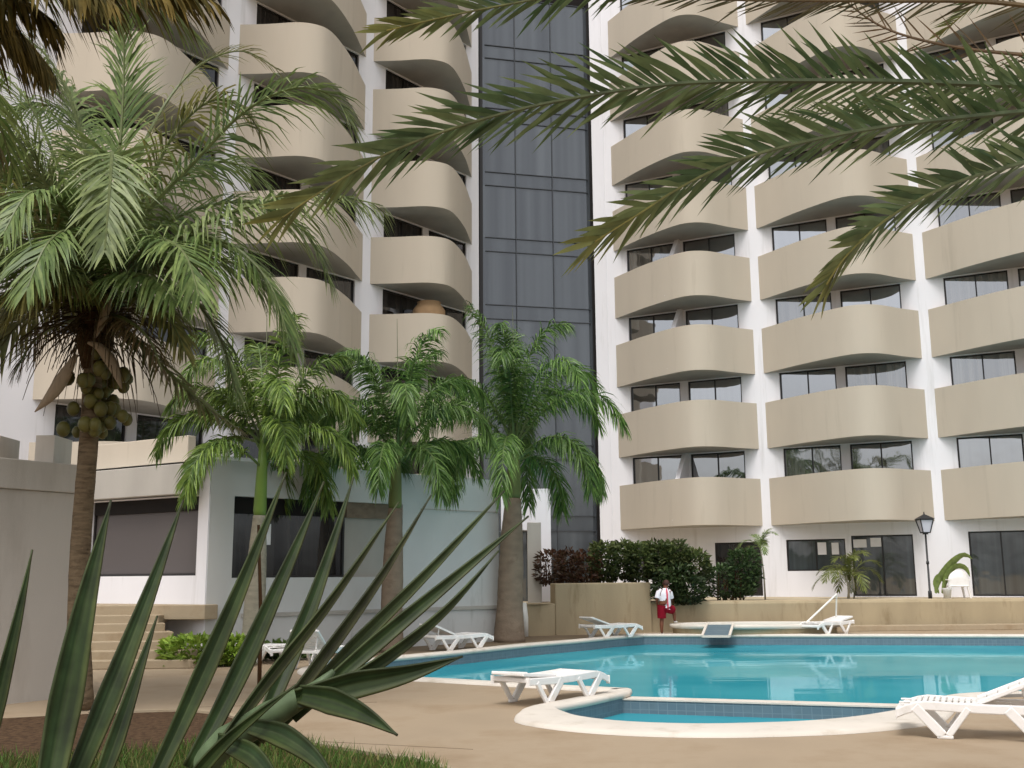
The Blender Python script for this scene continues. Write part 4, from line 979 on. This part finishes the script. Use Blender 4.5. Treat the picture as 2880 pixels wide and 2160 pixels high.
pk = mb.add((x, y, zl + hh + .2)); cr = [mb.add((x + a * .27, y + b * .27, zl + hh + .02)) for a, b in ((-1, -1), (1, -1), (1, 1), (-1, 1))]
for i in range(4): mb.face(cr[i], cr[(i + 1) % 4], pk)
mb.box((x, y, zl - .03), (.14, .14, .06)); mb.tube([(x, y, zl + hh + .17), (x, y, zl + hh + .27)], [.025, .015], 6)
mb.build('lantern', 'black_metal', lamp)
mb = MB(); a = [mb.add((x + p * hw0 * .93, y + q * hw0 * .93, zl)) for p, q in ((-1, -1), (1, -1), (1, 1), (-1, 1))]; b = [mb.add((x + p * hw1 * .93, y + q * hw1 * .93, zl + hh)) for p, q in ((-1, -1), (1, -1), (1, 1), (-1, 1))]
for i in range(4): mb.face(a[i], a[(i + 1) % 4], b[(i + 1) % 4], b[i])
mb.build('lamp_glass', 'lamp_glass', lamp)

# big clay pot on a balcony of the left wing
pc = FL(1.95, 1.15, ZB(3) + .22); mb = MB()
mb.tube([pc, pc + V((0, 0, .2)), pc + V((0, 0, 1.2)), pc + V((0, 0, 1.95)), pc + V((0, 0, 2.22)), pc + V((0, 0, 2.26))], [.38, .46, .64, .62, .42, .46], 20)
tag(mb.build('clay_pot', 'clay', smooth=True), 'big tan clay pot rising above a balcony parapet of the left wing', 'pot')
# slim wooden stake among the agave leaves
c = G(729, 1968); mb = MB(); mb.tube([V((c.x, c.y, -.05)), V((c.x - .02, c.y, 1.3)), V((c.x - .1, c.y, 2.62))], [.035, .03, .022], 7)
tag(mb.build('garden_stake', 'stake', smooth=True), 'thin brown wooden stake upright behind the agave leaves', 'stake')

# ------------------------------------------------------------------ sun loungers
def lounger_parts(back, hx=1.22, bl=.74):        # local: x along the length from foot (0) to head (1.95), y across, z up
    W2 = .33; parts = {}
    zr = lambda x: .40 - .10 * max(0, (.32 - x) / .32) ** 1.6 - .02 * math.sin(math.pi * min(1, max(0, (x - .3) / 1.6)))
    mb = MB()
    for sy in (-1, 1):          # deep side rails, curved down at the foot
        rows = []
        for i in range(19):
            x = 1.9 * i / 18; zt = zr(x); th = .10
            rows.append([mb.add((x, sy * (W2 + a), zt + b)) for a, b in ((-.022, 0), (.022, 0), (.022, -th), (-.022, -th))])
        for a, b in zip(rows, rows[1:]):
            for j in range(4): mb.face(a[j], a[(j + 1) % 4], b[(j + 1) % 4], b[j])
        mb.face(*rows[0]); mb.face(*rows[-1][::-1])
    for x in (.02, 1.88): mb.bar((x, -W2, zr(x) - .035), (x, W2, zr(x) - .035), .05, .06)
    parts['side_rail'] = mb
    mb = MB()
    for i in range(13):
        x = .05 + (hx - .09) * i / 12; mb.box((x, 0, zr(x) - .012), ((hx - .09) / 12 - .014, 2 * W2 - .05, .02))
    for y in (-.16, .16): mb.bar((.03, y, zr(.4) - .035), (1.2, y, zr(.4) - .035), .03, .02)
    parts['slatted_seat'] = mb
    mb = MB(); ca, sa = math.cos(back), math.sin(back)
    T = V((ca, 0, sa)); Nn = V((-sa, 0, ca)); h0 = V((hx, 0, zr(hx) + .005))
    for i in range(9): mb.box(h0 + T * (.04 + (bl - .08) * i / 8), ((bl - .08) / 8 - .008, 2 * W2 - .06, .022), (T, V((0, 1, 0)), Nn))
    for y in (-.27, .27): mb.bar(h0 + V((0, y, 0)), h0 + T * bl + V((0, y, 0)), .06, .05, Nn)
    mb.bar(h0 + T * (bl - .01) + V((0, -.28, 0)), h0 + T * (bl - .01) + V((0, .28, 0)), .06, .045, Nn)
    if back > .3:
        for y in (-.2, .2): mb.bar(h0 + T * .5 + V((0, y, -.02)), V((hx + .5, y, zr(1.6) - .06)), .03, .03, V((0, 1, 0)))
    parts['backrest'] = mb
    legs = []
    for xv in (.50, 1.45):
        for sy in (-1, 1):
            mb = MB(); y = sy * (W2 + .004)
            for dx, w_ in ((-.30, .11), (.26, .07)):
                a = V((xv + dx, y, .335)); b = V((xv + (-.02 if dx < 0 else .03), y, .03)); mb.bar(a, b, .05, w_, V((1, 0, 0)).cross(V((0, 1, 0))))
            mb.box((xv, y, .02), (.17, .05, .04)); legs.append(mb)
    parts['leg'] = legs
    return parts
LP = {}
def lounger(foot, head, back, label, hx=1.22, bl=.74):
    foot = V((foot[0], foot[1], 0)); head = V((head[0], head[1], 0)); d = head - foot; rz = math.atan2(d.y, d.x)
    t = thing('sun_lounger', label, 'sun lounger', foot, 'white plastic loungers around the pool', rz)
    if back not in LP:
        pr = lounger_parts(back, hx, bl); LP[back] = []
        for nm, v in pr.items():
            for mb in (v if isinstance(v, list) else [v]):
                o = mb.build(nm, 'plastic', None, bevel=.012); LP[back].append(o); o.parent = t
    else:
        for s in LP[back]:
            o = s.copy(); COL.objects.link(o); o.parent = t
    return t
lounger(P(1662, 1940, 17.0), P(1432, 1940, 15.55), .09, 'white lounger with nearly flat back on the deck tongue, in front of the pool centre')
lounger((4.42, 12.78), (6.25, 12.0), .40, 'white lounger with raised backrest at the right edge, nearest to the camera', .86, 1.08)
lounger(G(1362, 1822), G(1160, 1836), .36, 'white lounger with raised back at the pool edge by the middle palm trunk')
lounger(G(1785, 1789), G(1600, 1799), .30, 'white lounger with raised back beside the tan wall, left of the person')
lounger((8.75, 32.5), (10.2, 33.75), .16, 'white lounger with raised back in front of the round spa')
lounger(G(800, 1868), G(660, 1856), .08, 'flat white lounger behind the agave leaves next to the grey palm trunk')
lounger(G(940, 1866), G(800, 1900), .55, 'white lounger with raised back behind the agave leaves, at the left tip of the pool')

# ------------------------------------------------------------------ person stepping onto the spa rim
fy = 33.75; fx = P(1861, 1781, fy).x
person = thing('person', 'person in white top and red shorts seen from behind, one foot on the spa rim', 'person', (fx, fy, 0))
def skin_mesh(name, verts, edges, radii, root, m, parent, levels=2):
    me = bpy.data.meshes.new(name); me.from_pydata([tuple(v) for v in verts], edges, []); me.materials.append(MATS[m])
    o = bpy.data.objects.new(name, me); COL.objects.link(o); o.parent = parent
    o.modifiers.new('skin', 'SKIN'); 
    for i, r_ in enumerate(radii): r_ = r_ * (1.15 if r_ > .03 else 1); me.skin_vertices[0].data[i].radius = (r_, r_)
    me.skin_vertices[0].data[root].use_root = True
    s_ = o.modifiers.new('sub', 'SUBSURF'); s_.levels = levels; s_.render_levels = levels
    me.polygons.foreach_set('use_smooth', [True] * len(me.polygons))
    o.modifiers['skin'].use_smooth_shade = True
    return o
vs = []; es = []; rs = []
def jv(p, r_, par=None):
    vs.append(V(p)); rs.append(r_); i = len(vs) - 1
    if par is not None: es.append((par, i))
    return i
# back towards the camera (facing +Y), leaning a little to the right
pel = jv((.12, 0, .86), .13); sp = jv((.13, .02, 1.02), .125, pel); chst = jv((.13, .04, 1.22), .14, sp); nk = jv((.17, .07, 1.38), .055, chst)
hd0 = jv((.19, .09, 1.46), .072, nk); hd1 = jv((.20, .10, 1.54), .09, hd0); hd2 = jv((.205, .10, 1.61), .07, hd1)
jv((.215, .20, 1.53), .018, hd1)
lh = jv((.03, 0, .80), .095, pel); lk = jv((.02, .02, .46), .06, lh); lc = jv((0, -.02, .30), .058, lk); la = jv((0, -.02, .08), .036, lc); lf = jv((.03, .10, .03), .03, la); jv((.05, .17, .025), .022, lf)
rh = jv((.22, .03, .80), .095, pel); rk = jv((.40, .24, .78), .062, rh); rc_ = jv((.44, .22, .60), .055, rk); ra = jv((.445, .20, .43), .036, rc_); rf = jv((.47, .30, .395), .03, ra); jv((.49, .37, .39), .022, rf)
for sx, sh_, el_, wr in ((-1, (-.04, .03, 1.31), (-.12, .0, 1.06), (-.09, .08, .86)), (1, (.29, .05, 1.30), (.345, .14, 1.07), (.36, .3, .93))):
    s_ = jv(sh_, .062, chst); e_ = jv(el_, .045, s_); w__ = jv(wr, .03, e_); dr = (V(wr) - V(el_)).normalized(); pm = jv(V(wr) + dr * .06, .028, w__)
    sd = dr.cross(V((0, 1, 0))).normalized()
    for q, ln in ((-1.5, .06), (-.5, .075), (.5, .08), (1.5, .065)):
        f1 = jv(V(wr) + dr * .095 + sd * (q * .016), .009, pm); jv(V(wr) + dr * (.095 + ln) + sd * (q * .018) + V((0, .015, 0)), .007, f1)
    th_ = jv(V(wr) + dr * .05 + sd * (-.045 * sx) + V((0, .02, 0)), .011, w__); jv(V(wr) + dr * .09 + sd * (-.055 * sx) + V((0, .03, 0)), .008, th_)
skin_mesh('body', vs, es, rs, 0, 'skin', person)
def loft(name, rings, m, parent, n=18, mis=None):
    mb = MB(); rr = []
    for (c, rx, ry, tl) in rings:
        rr.append([mb.add(V(c) + V((math.cos(a) * rx, math.sin(a) * ry, math.cos(a) * tl))) for a in [2 * math.pi * j / n for j in range(n)]])
    for k, (a, b) in enumerate(zip(rr, rr[1:])):
        for j in range(n): mb.face(a[j], a[(j + 1) % n], b[(j + 1) % n], b[j], mi=(1 if mis and j in mis else 0))
    o = mb.build(name, m, None, True); o.parent = parent
    sdf = o.modifiers.new('sub', 'SUBSURF'); sdf.levels = 1; sdf.render_levels = 1
    return o
loft('shirt', [((.14, .01, .76), .20, .145, 0), ((.14, .02, .90), .19, .15, 0), ((.13, .03, 1.05), .185, .155, 0), ((.13, .04, 1.22), .20, .155, 0), ((.13, .05, 1.32), .185, .125, 0), ((.15, .06, 1.385), .10, .085, 0), ((.165, .07, 1.41), .066, .066, 0)], ['shirt', 'shirt_red'], person, 18, (14,))
for c0, c1, c2 in (((.04, .04, 1.345), (-.05, .025, 1.27), (-.10, .01, 1.10)), ((.24, .05, 1.34), (.305, .07, 1.26), (.34, .12, 1.10))):
    mb = MB(); mb.tube([c0, c1, c2], [.07, .088, .09], 12, caps=False); o = mb.build('sleeve', 'shirt', None, True); o.parent = person
mb = MB()
mb.tube([(.05, 0, .88), (.03, 0, .76), (.02, .01, .62), (.02, .02, .50)], [.16, .15, .14, .135], 14, caps=False)
mb.tube([(.19, .0, .88), (.22, .04, .80), (.30, .13, .76), (.375, .21, .745)], [.15, .15, .14, .135], 14, caps=False)
mb.tube([(.11, .0, .92), (.11, .0, .8), (.1, .01, .66)], [.165, .165, .11], 16)
o = mb.build('shorts', 'shorts', None, True); o.parent = person
mb = MB()
bm = bmesh.new(); bmesh.ops.create_uvsphere(bm, u_segments=16, v_segments=10, radius=.105)
for v in bm.verts: v.co = V((.20, .085, 1.56)) + V((v.co.x * .92, v.co.y * 1.02, v.co.z * (1.0 if v.co.z > 0 else .75)))
bmesh.ops.delete(bm, geom=[v for v in bm.verts if v.co.z < 1.505 or (v.co.y > .15 and v.co.z < 1.6)], context='VERTS')
for f in bm.faces: f.smooth = True
me = bpy.data.meshes.new('hair'); bm.to_mesh(me); bm.free(); me.materials.append(MATS['hair']); o = bpy.data.objects.new('hair', me); COL.objects.link(o); o.parent = person
for sx in (-1, 1):
    bm = bmesh.new(); bmesh.ops.create_uvsphere(bm, u_segments=8, v_segments=6, radius=.026)
    for v in bm.verts: v.co = V((.20 + sx * .098, .10, 1.53)) + V((v.co.x * .4, v.co.y * .7, v.co.z * 1.1))
    me = bpy.data.meshes.new('ear'); bm.to_mesh(me); bm.free(); me.materials.append(MATS['skin']); o = bpy.data.objects.new('ear', me); COL.objects.link(o); o.parent = person
for c in ((.03, .07, .012), (.475, .27, .372)):
    mb = MB(); mb.box(c, (.10, .26, .024)); mb.bar(V(c) + V((-.05, .04, .01)), V(c) + V((0, .05, .06)), .03, .012); mb.bar(V(c) + V((.05, .04, .01)), V(c) + V((0, .05, .06)), .03, .012)
    o = mb.build('sandal', 'sandal', None, bevel=.008); o.parent = person
